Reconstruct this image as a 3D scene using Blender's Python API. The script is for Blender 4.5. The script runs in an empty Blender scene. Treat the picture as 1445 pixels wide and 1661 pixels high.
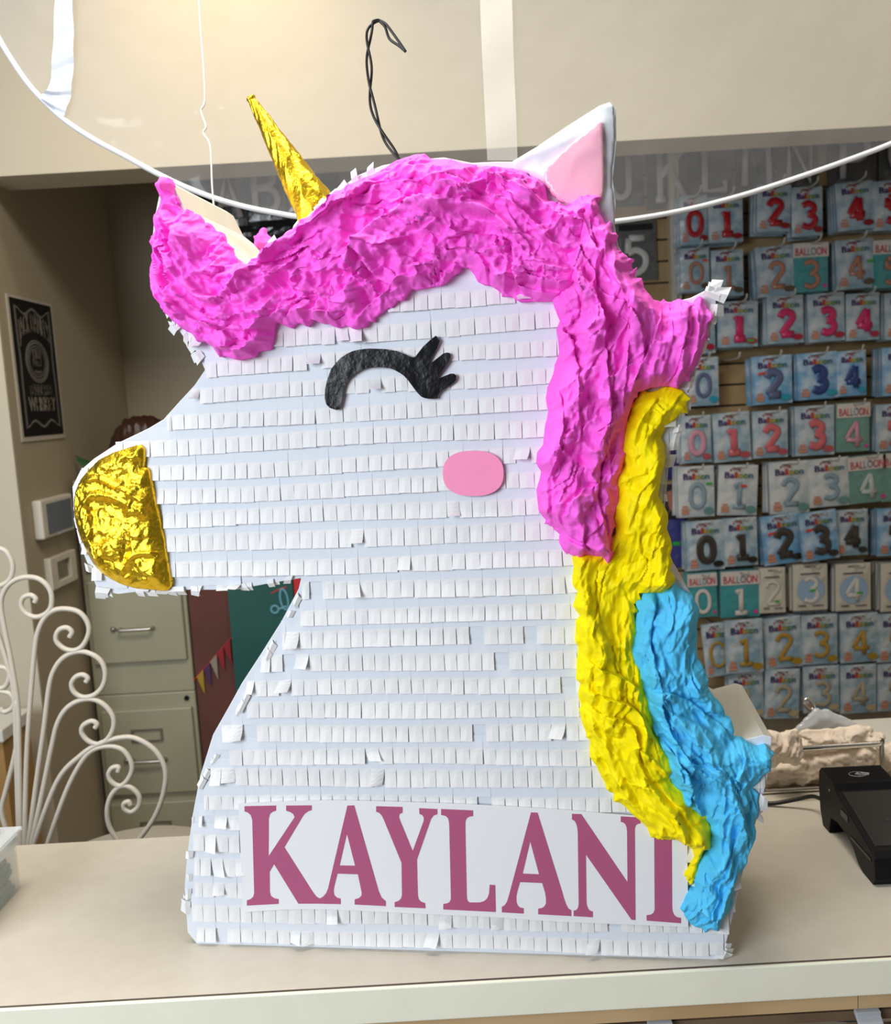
import bpy, bmesh, math, random
import numpy as np
from mathutils import Vector, Matrix
from mathutils.geometry import tessellate_polygon

SC = bpy.context.scene
COL = SC.collection
R = math.radians
rng = random.Random(7)

# ------------------------------------------------------------------ camera
F = 1500.0
PITCH, ROLL, CZ = R(6.9), R(3.26), 1.62
fw = Vector((0, math.cos(PITCH), -math.sin(PITCH)))
_r0 = Vector((1, 0, 0)); _u0 = Vector((0, math.sin(PITCH), math.cos(PITCH)))
rt = _r0 * math.cos(ROLL) - _u0 * math.sin(ROLL)
up = _r0 * math.sin(ROLL) + _u0 * math.cos(ROLL)
CAM = Vector((0, 0, CZ))
cd = bpy.data.cameras.new('camera'); cam = bpy.data.objects.new('camera', cd); COL.objects.link(cam)
cam.matrix_world = Matrix(((rt.x, up.x, -fw.x, 0), (rt.y, up.y, -fw.y, 0), (rt.z, up.z, -fw.z, CZ), (0, 0, 0, 1)))
cd.sensor_fit = 'HORIZONTAL'; cd.sensor_width = 36.0
cd.lens = 36.0 * F / 1445.0
cd.clip_start = 0.05
cd.dof.use_dof = True; cd.dof.focus_distance = 1.08; cd.dof.aperture_fstop = 9.5
SC.camera = cam

# ------------------------------------------------------------------ light, world, exposure
SC.view_settings.view_transform = 'Standard'
SC.view_settings.look = 'None'
SC.view_settings.gamma = 1.0
SC.view_settings.use_curve_mapping = False
SC.view_settings.exposure = 0.0
w = bpy.data.worlds.new('world'); SC.world = w; w.use_nodes = True
w.node_tree.nodes['Background'].inputs[0].default_value = (0.80, 0.88, 1.0, 1)
w.node_tree.nodes['Background'].inputs[1].default_value = 0.07

def area(name, loc, target, sx, sy, power, color):
    l = bpy.data.lights.new(name, 'AREA'); l.shape = 'RECTANGLE'; l.size = sx; l.size_y = sy
    l.energy = power; l.color = color
    o = bpy.data.objects.new(name, l); COL.objects.link(o); o.location = loc
    o.rotation_euler = (Vector(target) - Vector(loc)).to_track_quat('-Z', 'Y').to_euler()
    return o
area('assumed_window_fill_light', (-1.70, -0.80, 2.0), (0.1, 1.15, 1.30), 1.4, 1.2, 71, (0.86, 0.93, 1.0))  # fill lamp added near the camera; an unseen shop window is only assumed
area('assumed_ceiling_panel_light', (-0.22, 1.05, 3.12), (-0.22, 1.2, 0), 1.4, 0.6, 44, (1.0, 0.93, 0.82))  # unseen ceiling panel, assumed from the slant of the header's shadow
area('added_back_fill_light', (2.0, 2.30, 3.12), (1.6, 3.5, 0.8), 1.0, 0.3, 5, (1.0, 0.95, 0.88))  # unseen lamp added to brighten the slatted wall and its packs
sl = bpy.data.lights.new('assumed_spot_light', 'SPOT'); sl.energy = 17; sl.color = (1.0, 0.72, 0.38); sl.spot_size = R(95); sl.spot_blend = 1.0; sl.shadow_soft_size = 0.06  # warm lamp out of view, assumed from the glow on the header
so = bpy.data.objects.new('assumed_spot_light', sl); COL.objects.link(so); so.location = (-0.50, 2.22, 3.12)
so.rotation_euler = (Vector((-0.55, 2.75, 2.45)) - Vector(so.location)).to_track_quat('-Z', 'Y').to_euler()

# ------------------------------------------------------------------ pixel -> place
def ray(x, y):
    return fw + rt * ((x - 722.5) / F) + up * ((830.5 - y) / F)
def atY(x, y, Y):
    d = ray(x, y); return CAM + d * (Y / d.y)
def atX(x, y, X):
    d = ray(x, y); return CAM + d * (X / d.x)
def atZ(x, y, Z):
    d = ray(x, y); return CAM + d * ((Z - CZ) / d.z)

# ------------------------------------------------------------------ materials
def mat(name, color, rough=0.6, metal=0.0, spec=0.5, coat=0.0, noise=None, bump=None, trans=0.0, sheen=0.0):
    """noise=(color2, scale, lo, hi) mixes a second colour; bump=(scale, strength, distance)"""
    m = bpy.data.materials.new(name); m.use_nodes = True
    nt = m.node_tree; b = nt.nodes['Principled BSDF']
    b.inputs['Base Color'].default_value = (*color, 1); b.inputs['Roughness'].default_value = rough
    b.inputs['Metallic'].default_value = metal; b.inputs['Specular IOR Level'].default_value = spec
    b.inputs['Coat Weight'].default_value = coat; b.inputs['Coat Roughness'].default_value = 0.12
    if sheen: b.inputs['Sheen Weight'].default_value = sheen
    tc = nt.nodes.new('ShaderNodeTexCoord')
    if noise:
        c2, sc, lo, hi = noise
        n = nt.nodes.new('ShaderNodeTexNoise'); n.inputs['Scale'].default_value = sc; n.inputs['Detail'].default_value = 4
        nt.links.new(tc.outputs['Object'], n.inputs['Vector'])
        rp = nt.nodes.new('ShaderNodeValToRGB')
        rp.color_ramp.elements[0].position = lo; rp.color_ramp.elements[0].color = (*color, 1)
        rp.color_ramp.elements[1].position = hi; rp.color_ramp.elements[1].color = (*c2, 1)
        nt.links.new(n.outputs['Fac'], rp.inputs['Fac']); nt.links.new(rp.outputs['Color'], b.inputs['Base Color'])
    if bump:
        sc, st, ds = bump
        n2 = nt.nodes.new('ShaderNodeTexNoise'); n2.inputs['Scale'].default_value = sc; n2.inputs['Detail'].default_value = 5
        nt.links.new(tc.outputs['Object'], n2.inputs['Vector'])
        bp = nt.nodes.new('ShaderNodeBump'); bp.inputs['Strength'].default_value = st; bp.inputs['Distance'].default_value = ds
        nt.links.new(n2.outputs['Fac'], bp.inputs['Height']); nt.links.new(bp.outputs['Normal'], b.inputs['Normal'])
    if trans:
        tr = nt.nodes.new('ShaderNodeBsdfTranslucent'); tr.inputs['Color'].default_value = (*color, 1)
        mx = nt.nodes.new('ShaderNodeMixShader'); mx.inputs[0].default_value = trans
        out = nt.nodes['Material Output']
        nt.links.new(b.outputs[0], mx.inputs[1]); nt.links.new(tr.outputs[0], mx.inputs[2]); nt.links.new(mx.outputs[0], out.inputs[0])
    return m

def film(name, color, veil, gloss, rough=0.12, bump=None):
    """clear plastic film: see-through, with a little milky scatter and gloss"""
    m = bpy.data.materials.new(name); m.use_nodes = True; nt = m.node_tree
    nt.nodes.remove(nt.nodes['Principled BSDF']); out = nt.nodes['Material Output']
    t = nt.nodes.new('ShaderNodeBsdfTransparent')
    d = nt.nodes.new('ShaderNodeBsdfDiffuse'); d.inputs[0].default_value = (*color, 1)
    g = nt.nodes.new('ShaderNodeBsdfGlossy'); g.inputs[0].default_value = (1, 1, 1, 1); g.inputs['Roughness'].default_value = rough
    a = nt.nodes.new('ShaderNodeMixShader'); a.inputs[0].default_value = veil
    b = nt.nodes.new('ShaderNodeMixShader'); b.inputs[0].default_value = gloss
    nt.links.new(t.outputs[0], a.inputs[1]); nt.links.new(d.outputs[0], a.inputs[2])
    nt.links.new(a.outputs[0], b.inputs[1]); nt.links.new(g.outputs[0], b.inputs[2]); nt.links.new(b.outputs[0], out.inputs[0])
    if bump:
        tc = nt.nodes.new('ShaderNodeTexCoord'); n2 = nt.nodes.new('ShaderNodeTexNoise'); n2.inputs['Scale'].default_value = bump[0]
        nt.links.new(tc.outputs['Object'], n2.inputs['Vector'])
        bp = nt.nodes.new('ShaderNodeBump'); bp.inputs['Strength'].default_value = bump[1]; bp.inputs['Distance'].default_value = bump[2]
        nt.links.new(n2.outputs['Fac'], bp.inputs['Height'])
        nt.links.new(bp.outputs['Normal'], g.inputs['Normal']); nt.links.new(bp.outputs['Normal'], d.inputs['Normal'])
    return m

M = {}
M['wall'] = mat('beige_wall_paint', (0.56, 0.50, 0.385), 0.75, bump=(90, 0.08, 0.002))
M['wall_shade'] = mat('shade_darkened_wall_paint', (0.36, 0.305, 0.215), 0.75, bump=(90, 0.08, 0.002))  # alcove walls: the dimness of the recess is put into this darker colour
M['ceil'] = mat('ceiling_white', (0.7, 0.68, 0.62), 0.9)
M['floor'] = mat('floor_tile', (0.30, 0.25, 0.2), 0.5, noise=((0.36, 0.31, 0.25), 6, 0.4, 0.6))
M['slat'] = mat('slatwall_wood', (0.42, 0.29, 0.14), 0.5, noise=((0.34, 0.22, 0.10), 8, 0.4, 0.65))
M['groove'] = mat('slatwall_groove', (0.06, 0.04, 0.025), 0.8)
M['cream_plastic'] = mat('cream_plastic', (0.62, 0.56, 0.44), 0.5)
M['laminate'] = mat('counter_laminate', (0.63, 0.58, 0.495), 0.38, spec=0.4, noise=((0.60, 0.55, 0.465), 40, 0.35, 0.7), bump=(400, 0.05, 0.0005))
M['edge'] = mat('cream_edge_band', (0.88, 0.865, 0.72), 0.45, noise=((0.84, 0.825, 0.68), 14, 0.4, 0.7))
M['seam'] = mat('edge_seam', (0.10, 0.075, 0.06), 0.8)
M['maple'] = mat('maple_wood', (0.56, 0.39, 0.21), 0.5, noise=((0.48, 0.32, 0.16), 7, 0.42, 0.62))
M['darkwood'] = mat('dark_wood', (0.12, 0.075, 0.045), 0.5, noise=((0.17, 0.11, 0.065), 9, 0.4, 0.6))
M['grey_plastic'] = mat('grey_plastic', (0.42, 0.44, 0.47), 0.35)
M['paper'] = mat('white_tissue', (0.70, 0.735, 0.80), 0.72, spec=0.25, bump=(260, 0.25, 0.0008))
M['paper2'] = mat('white_tissue_tabs', (0.765, 0.765, 0.77), 0.6, spec=0.3, bump=(320, 0.2, 0.0006))
M['tape'] = mat('off_white_side_paper', (0.62, 0.60, 0.53), 0.6, bump=(60, 0.3, 0.002))
M['pink'] = mat('magenta_tissue', (1.0, 0.145, 0.755), 0.6, spec=0.22, bump=(300, 0.35, 0.0010), trans=0.06)
M['yellow'] = mat('yellow_tissue', (1.0, 0.83, 0.0), 0.62, spec=0.2, bump=(300, 0.35, 0.0010), trans=0.06)
M['blue'] = mat('sky_blue_tissue', (0.10, 0.58, 0.93), 0.6, spec=0.22, bump=(300, 0.35, 0.0010), trans=0.06)
M['gold'] = mat('gold_foil', (1.0, 0.66, 0.035), 0.30, metal=1.0, bump=(260, 0.6, 0.0016))
M['vinyl_pink'] = mat('pink_vinyl', (0.95, 0.31, 0.52), 0.28, coat=0.5, bump=(45, 0.35, 0.0015))
M['ear_pink'] = mat('pale_pink_vinyl', (0.95, 0.47, 0.60), 0.28, coat=0.5, bump=(35, 0.4, 0.002))
M['vinyl_black'] = mat('black_vinyl', (0.006, 0.006, 0.007), 0.25, spec=0.22, bump=(40, 0.7, 0.003))
M['banner'] = mat('banner_paper', (0.80, 0.805, 0.83), 0.4, spec=0.4)
M['mauve'] = mat('mauve_print', (0.42, 0.095, 0.205), 0.45, spec=0.3)
M['blackwire'] = mat('black_coated_wire', (0.008, 0.008, 0.009), 0.35)
M['chairwhite'] = mat('white_painted_iron', (0.57, 0.52, 0.44), 0.4)
M['cab'] = mat('olive_beige_enamel', (0.335, 0.32, 0.225), 0.42, noise=((0.31, 0.295, 0.205), 5, 0.4, 0.7))
M['steel'] = mat('brushed_steel', (0.55, 0.52, 0.47), 0.32, metal=1.0)
M['chrome'] = mat('chrome', (0.75, 0.73, 0.70), 0.13, metal=1.0)
M['dull'] = mat('dull_metal', (0.30, 0.28, 0.23), 0.4, metal=0.8)
M['maroon'] = mat('maroon_fabric', (0.10, 0.034, 0.025), 0.8, noise=((0.13, 0.042, 0.03), 5, 0.4, 0.7))
M['teal'] = mat('teal_board', (0.005, 0.072, 0.06), 0.5, noise=((0.008, 0.09, 0.074), 4, 0.4, 0.7))
M['red'] = mat('red_print', (0.5, 0.012, 0.018), 0.5)
M['black'] = mat('black_plastic', (0.005, 0.005, 0.006), 0.45, spec=0.14, bump=(900, 0.08, 0.0003))
M['screen'] = mat('dark_screen', (0.012, 0.012, 0.012), 0.2, spec=0.3)
M['iconwhite'] = mat('icon_white', (0.55, 0.55, 0.55), 0.5)
M['icongrey'] = mat('icon_grey', (0.075, 0.075, 0.078), 0.5)
M['cloth'] = mat('cream_tissue', (0.87, 0.74, 0.61), 0.8, bump=(150, 0.3, 0.001))
M['white_top'] = mat('white_tabletop', (0.68, 0.66, 0.60), 0.4)
M['oak'] = mat('honey_oak', (0.40, 0.24, 0.085), 0.5, noise=((0.34, 0.19, 0.06), 6, 0.4, 0.65))
M['poster_black'] = mat('poster_black', (0.010, 0.009, 0.009), 0.6, spec=0.12)
M['poster_white'] = mat('poster_border', (0.46, 0.42, 0.36), 0.6)
M['poster_ink'] = mat('poster_ink', (0.36, 0.33, 0.28), 0.6)
M['poster_grey'] = mat('poster_grey', (0.16, 0.15, 0.14), 0.6)
M['navyscreen'] = mat('blue_grey_screen', (0.075, 0.095, 0.15), 0.25)
M['white_plastic'] = mat('white_plastic', (0.58, 0.54, 0.46), 0.45)
M['brownbag'] = mat('brown_wrap', (0.045, 0.016, 0.008), 0.35, bump=(50, 0.6, 0.006))
M['leaf'] = mat('leaf_green', (0.03, 0.10, 0.02), 0.5)
M['rim'] = mat('white_tube', (0.72, 0.73, 0.76), 0.4)
M['strap'] = film('satin_strap', (0.80, 0.78, 0.74), 0.42, 0.03, 0.3)
M['strapblue'] = film('bluish_strap', (0.50, 0.55, 0.64), 0.86, 0.06, 0.25)
M['vinyl'] = film('clear_vinyl', (0.95, 0.95, 0.97), 0.085, 0.012, 0.10, bump=(9, 0.5, 0.02))
M['tubplastic'] = film('clear_tub_plastic', (0.85, 0.90, 0.92), 0.16, 0.10, 0.08)
M['tublid'] = film('cloudy_lid_plastic', (0.82, 0.87, 0.90), 0.55, 0.12, 0.12)
M['bagplastic'] = film('cloudy_bag_plastic', (0.80, 0.84, 0.90), 0.62, 0.10, 0.15)
M['glitter'] = mat('blue_grey_glitter', (0.13, 0.25, 0.29), 0.5, noise=((0.27, 0.40, 0.43), 700, 0.42, 0.62))
M['string'] = mat('white_ribbon', (0.80, 0.78, 0.72), 0.4)

# ------------------------------------------------------------------ mesh helpers
class MB:
    def __init__(s): s.v = []; s.f = []; s.m = []
    def add(s, vs, fs, mi=0):
        o = len(s.v); s.v += [tuple(p) for p in vs]
        for f in fs: s.f.append(tuple(i + o for i in f)); s.m.append(mi)
    def box(s, a, b, mi=0):
        x0, y0, z0 = a; x1, y1, z1 = b
        s.add([(x0,y0,z0),(x1,y0,z0),(x1,y1,z0),(x0,y1,z0),(x0,y0,z1),(x1,y0,z1),(x1,y1,z1),(x0,y1,z1)],
              [(0,3,2,1),(4,5,6,7),(0,1,5,4),(1,2,6,5),(2,3,7,6),(3,0,4,7)], mi)
    def prism(s, pts, y0, y1, mi=0, hole=None):
        """pts: (x,z) outline pushed from y0 (front) to y1 (back)"""
        n = len(pts); loops = [[Vector((p[0], p[1], 0)) for p in pts]]
        if hole: loops.append([Vector((p[0], p[1], 0)) for p in hole])
        allp = list(pts) + (list(hole) if hole else [])
        tri = tessellate_polygon(loops); N = len(allp)
        vs = [(p[0], y0, p[1]) for p in allp] + [(p[0], y1, p[1]) for p in allp]
        fs = []
        for t in tri:
            a, b, c = (allp[i] for i in t)
            ccw = (b[0]-a[0])*(c[1]-a[1]) - (b[1]-a[1])*(c[0]-a[0]) > 0
            t = tuple(t) if ccw else tuple(reversed(t))
            fs.append(t); fs.append(tuple(i + N for i in reversed(t)))
        def side(st, k):
            ar = sum(allp[st+i][0]*allp[st+(i+1)%k][1] - allp[st+(i+1)%k][0]*allp[st+i][1] for i in range(k))
            for i in range(k):
                j = (i + 1) % k; q = (st+i, st+i+N, st+j+N, st+j)
                fs.append(q if ar > 0 else tuple(reversed(q)))
        side(0, n)
        if hole: side(n, len(hole))
        s.add(vs, fs, mi)
    def tube(s, pts, r, seg=8, closed=False, mi=0, flat=1.0):
        pts = [Vector(p) for p in pts]; n = len(pts)
        rs = r if isinstance(r, (list, tuple)) else [r] * n
        ref = None; rings = []
        for i in range(n):
            if closed: t = pts[(i+1) % n] - pts[i-1]
            else: t = pts[min(i+1, n-1)] - pts[max(i-1, 0)]
            if t.length < 1e-9: t = Vector((0, 0, 1))
            t.normalize()
            if ref is None:
                ref = Vector((0, 1, 0)) if abs(t.y) < 0.9 else Vector((1, 0, 0))
            a = ref - t * ref.dot(t)
            if a.length < 1e-6: a = Vector((1, 0, 0)) - t * t.x
            a.normalize(); b = t.cross(a); ref = a
            rings.append([pts[i] + (a * math.cos(2*math.pi*k/seg) * flat + b * math.sin(2*math.pi*k/seg)) * rs[i] for k in range(seg)])
        vs = [p for rg in rings for p in rg]; fs = []
        for i in range(n if closed else n - 1):
            j = (i + 1) % n
            for k in range(seg):
                l = (k + 1) % seg; fs.append((i*seg+k, i*seg+l, j*seg+l, j*seg+k))
        if not closed:
            fs.append(tuple(reversed(range(seg)))); fs.append(tuple((n-1)*seg + k for k in range(seg)))
        s.add(vs, fs, mi)
    def lathe(s, prof, seg=24, mi=0, c=(0, 0, 0)):
        vs = []; fs = []; n = len(prof)
        for (r, z) in prof:
            for k in range(seg):
                a = 2*math.pi*k/seg; vs.append((c[0]+r*math.cos(a), c[1]+r*math.sin(a), c[2]+z))
        for i in range(n-1):
            for k in range(seg):
                l = (k+1) % seg; fs.append((i*seg+k, i*seg+l, (i+1)*seg+l, (i+1)*seg+k))
        fs.append(tuple(reversed(range(seg)))); fs.append(tuple((n-1)*seg+k for k in range(seg)))
        s.add(vs, fs, mi)
    def build(s, name, m, parent=None, smooth=False, bevel=0, loc=None, segs=2):
        me = bpy.data.meshes.new(name); me.from_pydata(s.v, [], s.f)
        for mm in (m if isinstance(m, (list, tuple)) else [m]): me.materials.append(mm)
        me.polygons.foreach_set('material_index', s.m)
        if smooth: me.polygons.foreach_set('use_smooth', [True] * len(s.f))
        me.update()
        o = bpy.data.objects.new(name, me); COL.objects.link(o)
        if parent: o.parent = parent
        if loc is not None: o.location = loc
        if bevel:
            b = o.modifiers.new('bevel', 'BEVEL'); b.width = bevel; b.segments = segs; b.limit_method = 'ANGLE'; b.angle_limit = R(40)
        return o

def tag(o, label, cat, group=None, kind=None):
    o['label'] = label; o['category'] = cat
    if group: o['group'] = group
    if kind: o['kind'] = kind
    return o
def thing(name, label, cat, loc=(0, 0, 0), rz=0, group=None):
    o = bpy.data.objects.new(name, None); COL.objects.link(o); o.location = loc; o.rotation_euler = (0, 0, rz)
    o.empty_display_size = 0.05
    return tag(o, label, cat, group)
def struct(name, mb, m, bevel=0):
    o = mb.build(name, m, bevel=bevel); o['kind'] = 'structure'; return o
def spline(pts, k=6, closed=False):
    """Catmull-Rom through the points"""
    P = [Vector(p) for p in pts]; n = len(P); out = []
    rngi = range(n) if closed else range(n - 1)
    for i in rngi:
        p1, p2 = P[i], P[(i+1) % n]
        p0 = P[i-1] if (closed or i > 0) else p1 * 2 - p2
        p3 = P[(i+2) % n] if (closed or i + 2 < n) else p2 * 2 - p1
        for j in range(k):
            t = j / k
            out.append(0.5*((2*p1) + (p2-p0)*t + (2*p0-5*p1+4*p2-p3)*t*t + (3*p1-p0-3*p2+p3)*t*t*t))
    if not closed: out.append(P[-1])
    return out

_glyph = {}
def glyph(ch):
    """one character of Blender's own font as flat (x, z) verts and faces, 1 unit high capitals"""
    if ch in _glyph: return _glyph[ch]
    c = bpy.data.curves.new('glyph', 'FONT'); c.body = ch; c.size = 1.43; c.resolution_u = 3
    o = bpy.data.objects.new('glyph', c); COL.objects.link(o)
    dg = bpy.context.evaluated_depsgraph_get(); me = bpy.data.meshes.new_from_object(o.evaluated_get(dg))
    vs = [(v.co.x, v.co.y) for v in me.vertices]; fs = [tuple(p.vertices) for p in me.polygons]
    bpy.data.objects.remove(o); bpy.data.curves.remove(c); bpy.data.meshes.remove(me)
    xs = [v[0] for v in vs] or [0, 0.3]
    _glyph[ch] = (vs, fs, min(xs), max(xs)); return _glyph[ch]
def text(mb, s, cx, z, h, width=None, y=0.0, mats=None, arch=0.0, gap=0.12, bold=0.0, hfun=None):
    """write s centred at cx with its foot at z, capitals h high, squeezed to width; arch lifts the middle"""
    adv = []; x = 0
    for ch in s:
        if ch == ' ': adv.append((x, None)); x += 0.4; continue
        vs, fs, a, b = glyph(ch); adv.append((x - a, (vs, fs))); x += (b - a) + gap
    tot = x - gap; sx = (width / tot) if width else h
    for i, (ox, g) in enumerate(adv):
        if g is None: continue
        vs, fs = g
        for dx in ((-bold, 0, bold) if bold else (0,)):
            out = []
            for (vx, vz) in vs:
                X = (ox + vx - tot/2) * sx + dx; t = X / (tot*sx/2)
                hh = h * (hfun(t) if hfun else 1)
                out.append((cx + X, y - abs(dx)*0.01, z + vz*hh + arch*(1 - t*t)))
            mb.add(out, fs, mats[i] if mats else 0)

# ------------------------------------------------------------------ numpy noise for crumpled paper
def _hash(ix, iy, s):
    h = (ix.astype(np.int64)*374761393 + iy.astype(np.int64)*668265263 + s*974634777) & 0x7fffffff
    h = ((h ^ (h >> 13))*1274126177) & 0x7fffffff
    return ((h ^ (h >> 16)) & 0xffff) / 65535.0
def vnoise(x, y, s):
    ix, iy = np.floor(x), np.floor(y); fx, fy = x-ix, y-iy
    ux, uy = fx*fx*(3-2*fx), fy*fy*(3-2*fy)
    a, b = _hash(ix, iy, s), _hash(ix+1, iy, s); c, d = _hash(ix, iy+1, s), _hash(ix+1, iy+1, s)
    return (a*(1-ux)+b*ux)*(1-uy) + (c*(1-ux)+d*ux)*uy
def facet(x, y, s):
    """crumple facets: highest of random tilted planes seeded in a jittered grid"""
    ix, iy = np.floor(x), np.floor(y); best = np.full(x.shape, -9.0); sec = np.full(x.shape, -9.0)
    for dx in (-1, 0, 1):
        for dy in (-1, 0, 1):
            cx, cy = ix+dx, iy+dy
            px = cx + _hash(cx, cy, s); py = cy + _hash(cx, cy, s+11)
            d = np.sqrt((x-px)**2 + (y-py)**2)
            h = 1.0 - d*(0.75 + 0.5*_hash(cx, cy, s+23)) + 0.35*_hash(cx, cy, s+31) + 0.35*((x-px)*(_hash(cx, cy, s+41)-.5) + (y-py)*(_hash(cx, cy, s+53)-.5))
            sec = np.maximum(sec, np.minimum(best, h)); best = np.maximum(best, h)
    return best, best - sec
def tin(x, y, s):
    """flat triangular facets with crisp creases: linear noise on a triangular lattice"""
    k = (x+y)*0.3660254; X, Y = x+k, y+k; ix, iy = np.floor(X), np.floor(Y); fx, fy = X-ix, Y-iy
    h00, h11 = _hash(ix, iy, s), _hash(ix+1, iy+1, s); h10, h01 = _hash(ix+1, iy, s), _hash(ix, iy+1, s)
    return np.where(fx > fy, h00*(1-fx)+h10*(fx-fy)+h11*fy, h00*(1-fy)+h01*(fy-fx)+h11*fx) - 0.5
def ridge(x, y, s):
    return 1 - np.abs(2*vnoise(x, y, s) - 1)

def resample(poly, step):
    out = []
    n = len(poly)
    for i in range(n):
        a, b = Vector(poly[i]), Vector(poly[(i+1) % n]); k = max(1, int((b-a).length/step))
        for j in range(k): out.append(a.lerp(b, j/k))
    return np.array([[p[0], p[1]] for p in out])
def inside(poly, X, Y):
    res = np.zeros(X.shape, bool); n = len(poly)
    for i in range(n):
        x1, y1 = poly[i]; x2, y2 = poly[(i+1) % n]
        if y1 == y2: continue
        c = ((y1 > Y) != (y2 > Y)) & (X < (x2-x1)*(Y-y1)/(y2-y1) + x1)
        res ^= c
    return res
def nearest(poly, X, Y):
    P = np.stack([X, Y], 1); bd = np.full(len(P), 1e9); bp = P.copy(); n = len(poly)
    for i in range(n):
        a = poly[i]; d = poly[(i+1) % n] - a; L = d@d
        if L < 1e-14: continue
        t = np.clip(((P-a)@d)/L, 0, 1); q = a + t[:, None]*d
        dd = ((P-q)**2).sum(1); k = dd < bd; bd[k] = dd[k]; bp[k] = q[k]
    return np.sqrt(bd), bp

def crumple(name, poly, m, parent=None, step=0.0022, lift=0.016, edge=0.03, major=0.010, minor=0.004, fine=0.0012,
            freq=28, ang=0.0, aniso=1.6, seed=1, y0=-0.003, skirt=0.006, both=False, ragged=0.003, lean=None, smooth=True, rim=0.002, folds=0.0, spine=None):
    """a sheet of crumpled tissue filling poly (x, z) and standing out towards -y"""
    pl = resample([tuple(p) for p in spline([(p[0], p[1], 0) for p in poly], 4, True)] if ragged >= 0 else [(p[0], p[1], 0) for p in poly], 0.006)
    if ragged > 0:
        s_ = np.arange(len(pl))*0.9
        pl = pl + np.stack([vnoise(s_, s_*0+3, seed)-.5, vnoise(s_, s_*0+9, seed+1)-.5], 1)*2*ragged
    x0, z0 = pl.min(0)-step; x1, z1 = pl.max(0)+step
    nx, nz = int((x1-x0)/step)+2, int((z1-z0)/step)+2
    gx, gz = np.meshgrid(x0+np.arange(nx)*step, z0+np.arange(nz)*step)
    X, Z = gx.ravel(), gz.ravel()
    ins = inside(pl, X, Z); dist, near = nearest(pl, X, Z); sd = np.where(ins, dist, -dist)
    ok = (sd > -0.75*step).reshape(nz, nx)
    q = ok[:-1, :-1] & ok[1:, :-1] & ok[:-1, 1:] & ok[1:, 1:]
    iz, ix = np.nonzero(q); a = iz*nx+ix
    faces = np.stack([a, a+1, a+1+nx, a+nx], 1)
    snap = sd < 0.45*step
    X = np.where(snap, near[:, 0], X); Z = np.where(snap, near[:, 1], Z)
    d = np.maximum(sd, 0)
    if spine is None:
        ca, sa = math.cos(ang), math.sin(ang)
        U = (X*ca + Z*sa)/aniso; V = -X*sa + Z*ca; TX, TZ = ca, sa
    else:                                   # follow the lock: distance along it and across it
        sp = np.array([[p.x, p.y] for p in spline([(p[0], p[1], 0) for p in spine], 5)])
        bd = np.full(X.shape, 1e9); U = np.zeros_like(X); V = np.zeros_like(X); TX = np.ones_like(X); TZ = np.zeros_like(X); acc = 0.0
        for i in range(len(sp)-1):
            d_ = sp[i+1]-sp[i]; Ls = math.hypot(*d_); tx, tz = d_/Ls
            rx, rz = X-sp[i, 0], Z-sp[i, 1]; al = rx*tx + rz*tz; lo = -9 if i == 0 else 0; hi = 9 if i == len(sp)-2 else Ls
            alc = np.clip(al, lo, hi); cr = -rx*tz + rz*tx; dd = (al-alc)**2 + cr**2; k_ = dd < bd
            bd = np.where(k_, dd, bd); U = np.where(k_, acc+alc, U); V = np.where(k_, np.sign(cr)*np.sqrt(dd), V)
            TX = np.where(k_, tx, TX); TZ = np.where(k_, tz, TZ); acc += Ls
        U = U/aniso
    def warp(u, v, f, k, sd_): return u + k/f*(vnoise(u*f*.9, v*f*.9, sd_)-.5)*2, v + k/f*(vnoise(u*f*.9+7, v*f*.9+3, sd_+1)-.5)*2
    u1, v1 = warp(U, V, freq, .55, seed+3); u2, v2 = warp(U, V, freq*2.2, .6, seed+5); u3, v3 = warp(U, V, freq*4.6, .5, seed+7)
    t1 = tin(u1*freq, v1*freq, seed); t2 = tin(u2*freq*2.2, v2*freq*2.2, seed+100); t3 = tin(u3*freq*4.6, v3*freq*4.6, seed+200)
    u4, v4 = warp(U, V, freq*.55, .8, seed+9)
    u5, v5 = warp(U, V, freq*8.5, .5, seed+11); t5 = tin(u5*freq*8.5, v5*freq*8.5, seed+260) + .8*(ridge(u3*freq*3.2, v3*freq*3.2, seed+270)**6 - .2)
    pl1 = ridge(u4*freq*.45, v4*freq*1.25, seed+300)**4; pl2 = ridge(u4*freq*1.1+4, v4*freq*.8, seed+301)**5
    bulk = vnoise(U*11, V*11, seed+15)
    def lip(fq, an_, sd_):
        dx, dy = math.cos(an_), math.sin(an_)
        u, v = warp(U, V, fq*.8, .9, sd_); c = (u*dx + v*dy)*fq + 1.8*vnoise(u*fq*.9, v*fq*.9, sd_+2); fr = c - np.floor(c)
        amp = 0.35 + 0.65*_hash(np.floor(c), np.floor(c)*0+sd_, sd_)
        msk = np.clip((vnoise(U*fq*.8, V*fq*.8, sd_+4) - .28)*3.2, 0, 1)
        up_ = amp*msk*np.where(fr < .88, (fr/.88)**1.7, (1-fr)/.12)
        return up_, dx*TX - dy*TZ, dx*TZ + dy*TX
    la = math.pi/2; fold = 0.0; GX = 0.0; GZ = 0.0
    for fq, an_, wt, sd_ in ((freq*.80, la+.35, 1.0, seed+400), (freq*1.15, la+math.pi-.5, .8, seed+420), (freq*1.3, la+.9, .5, seed+440), (freq*2.2, la-.4, .35, seed+460), (freq*2.6, la+2.7, .35, seed+480)):
        q_, dx, dy = lip(fq, an_, sd_); fold = fold + wt*q_; GX = GX + wt*q_*dx; GZ = GZ + wt*q_*dy
    e = np.clip(d/edge, 0, 1); e = e*(2-e); ee = np.clip(d/0.012, 0, 1)
    ee2 = 0.30+0.70*ee
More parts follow.
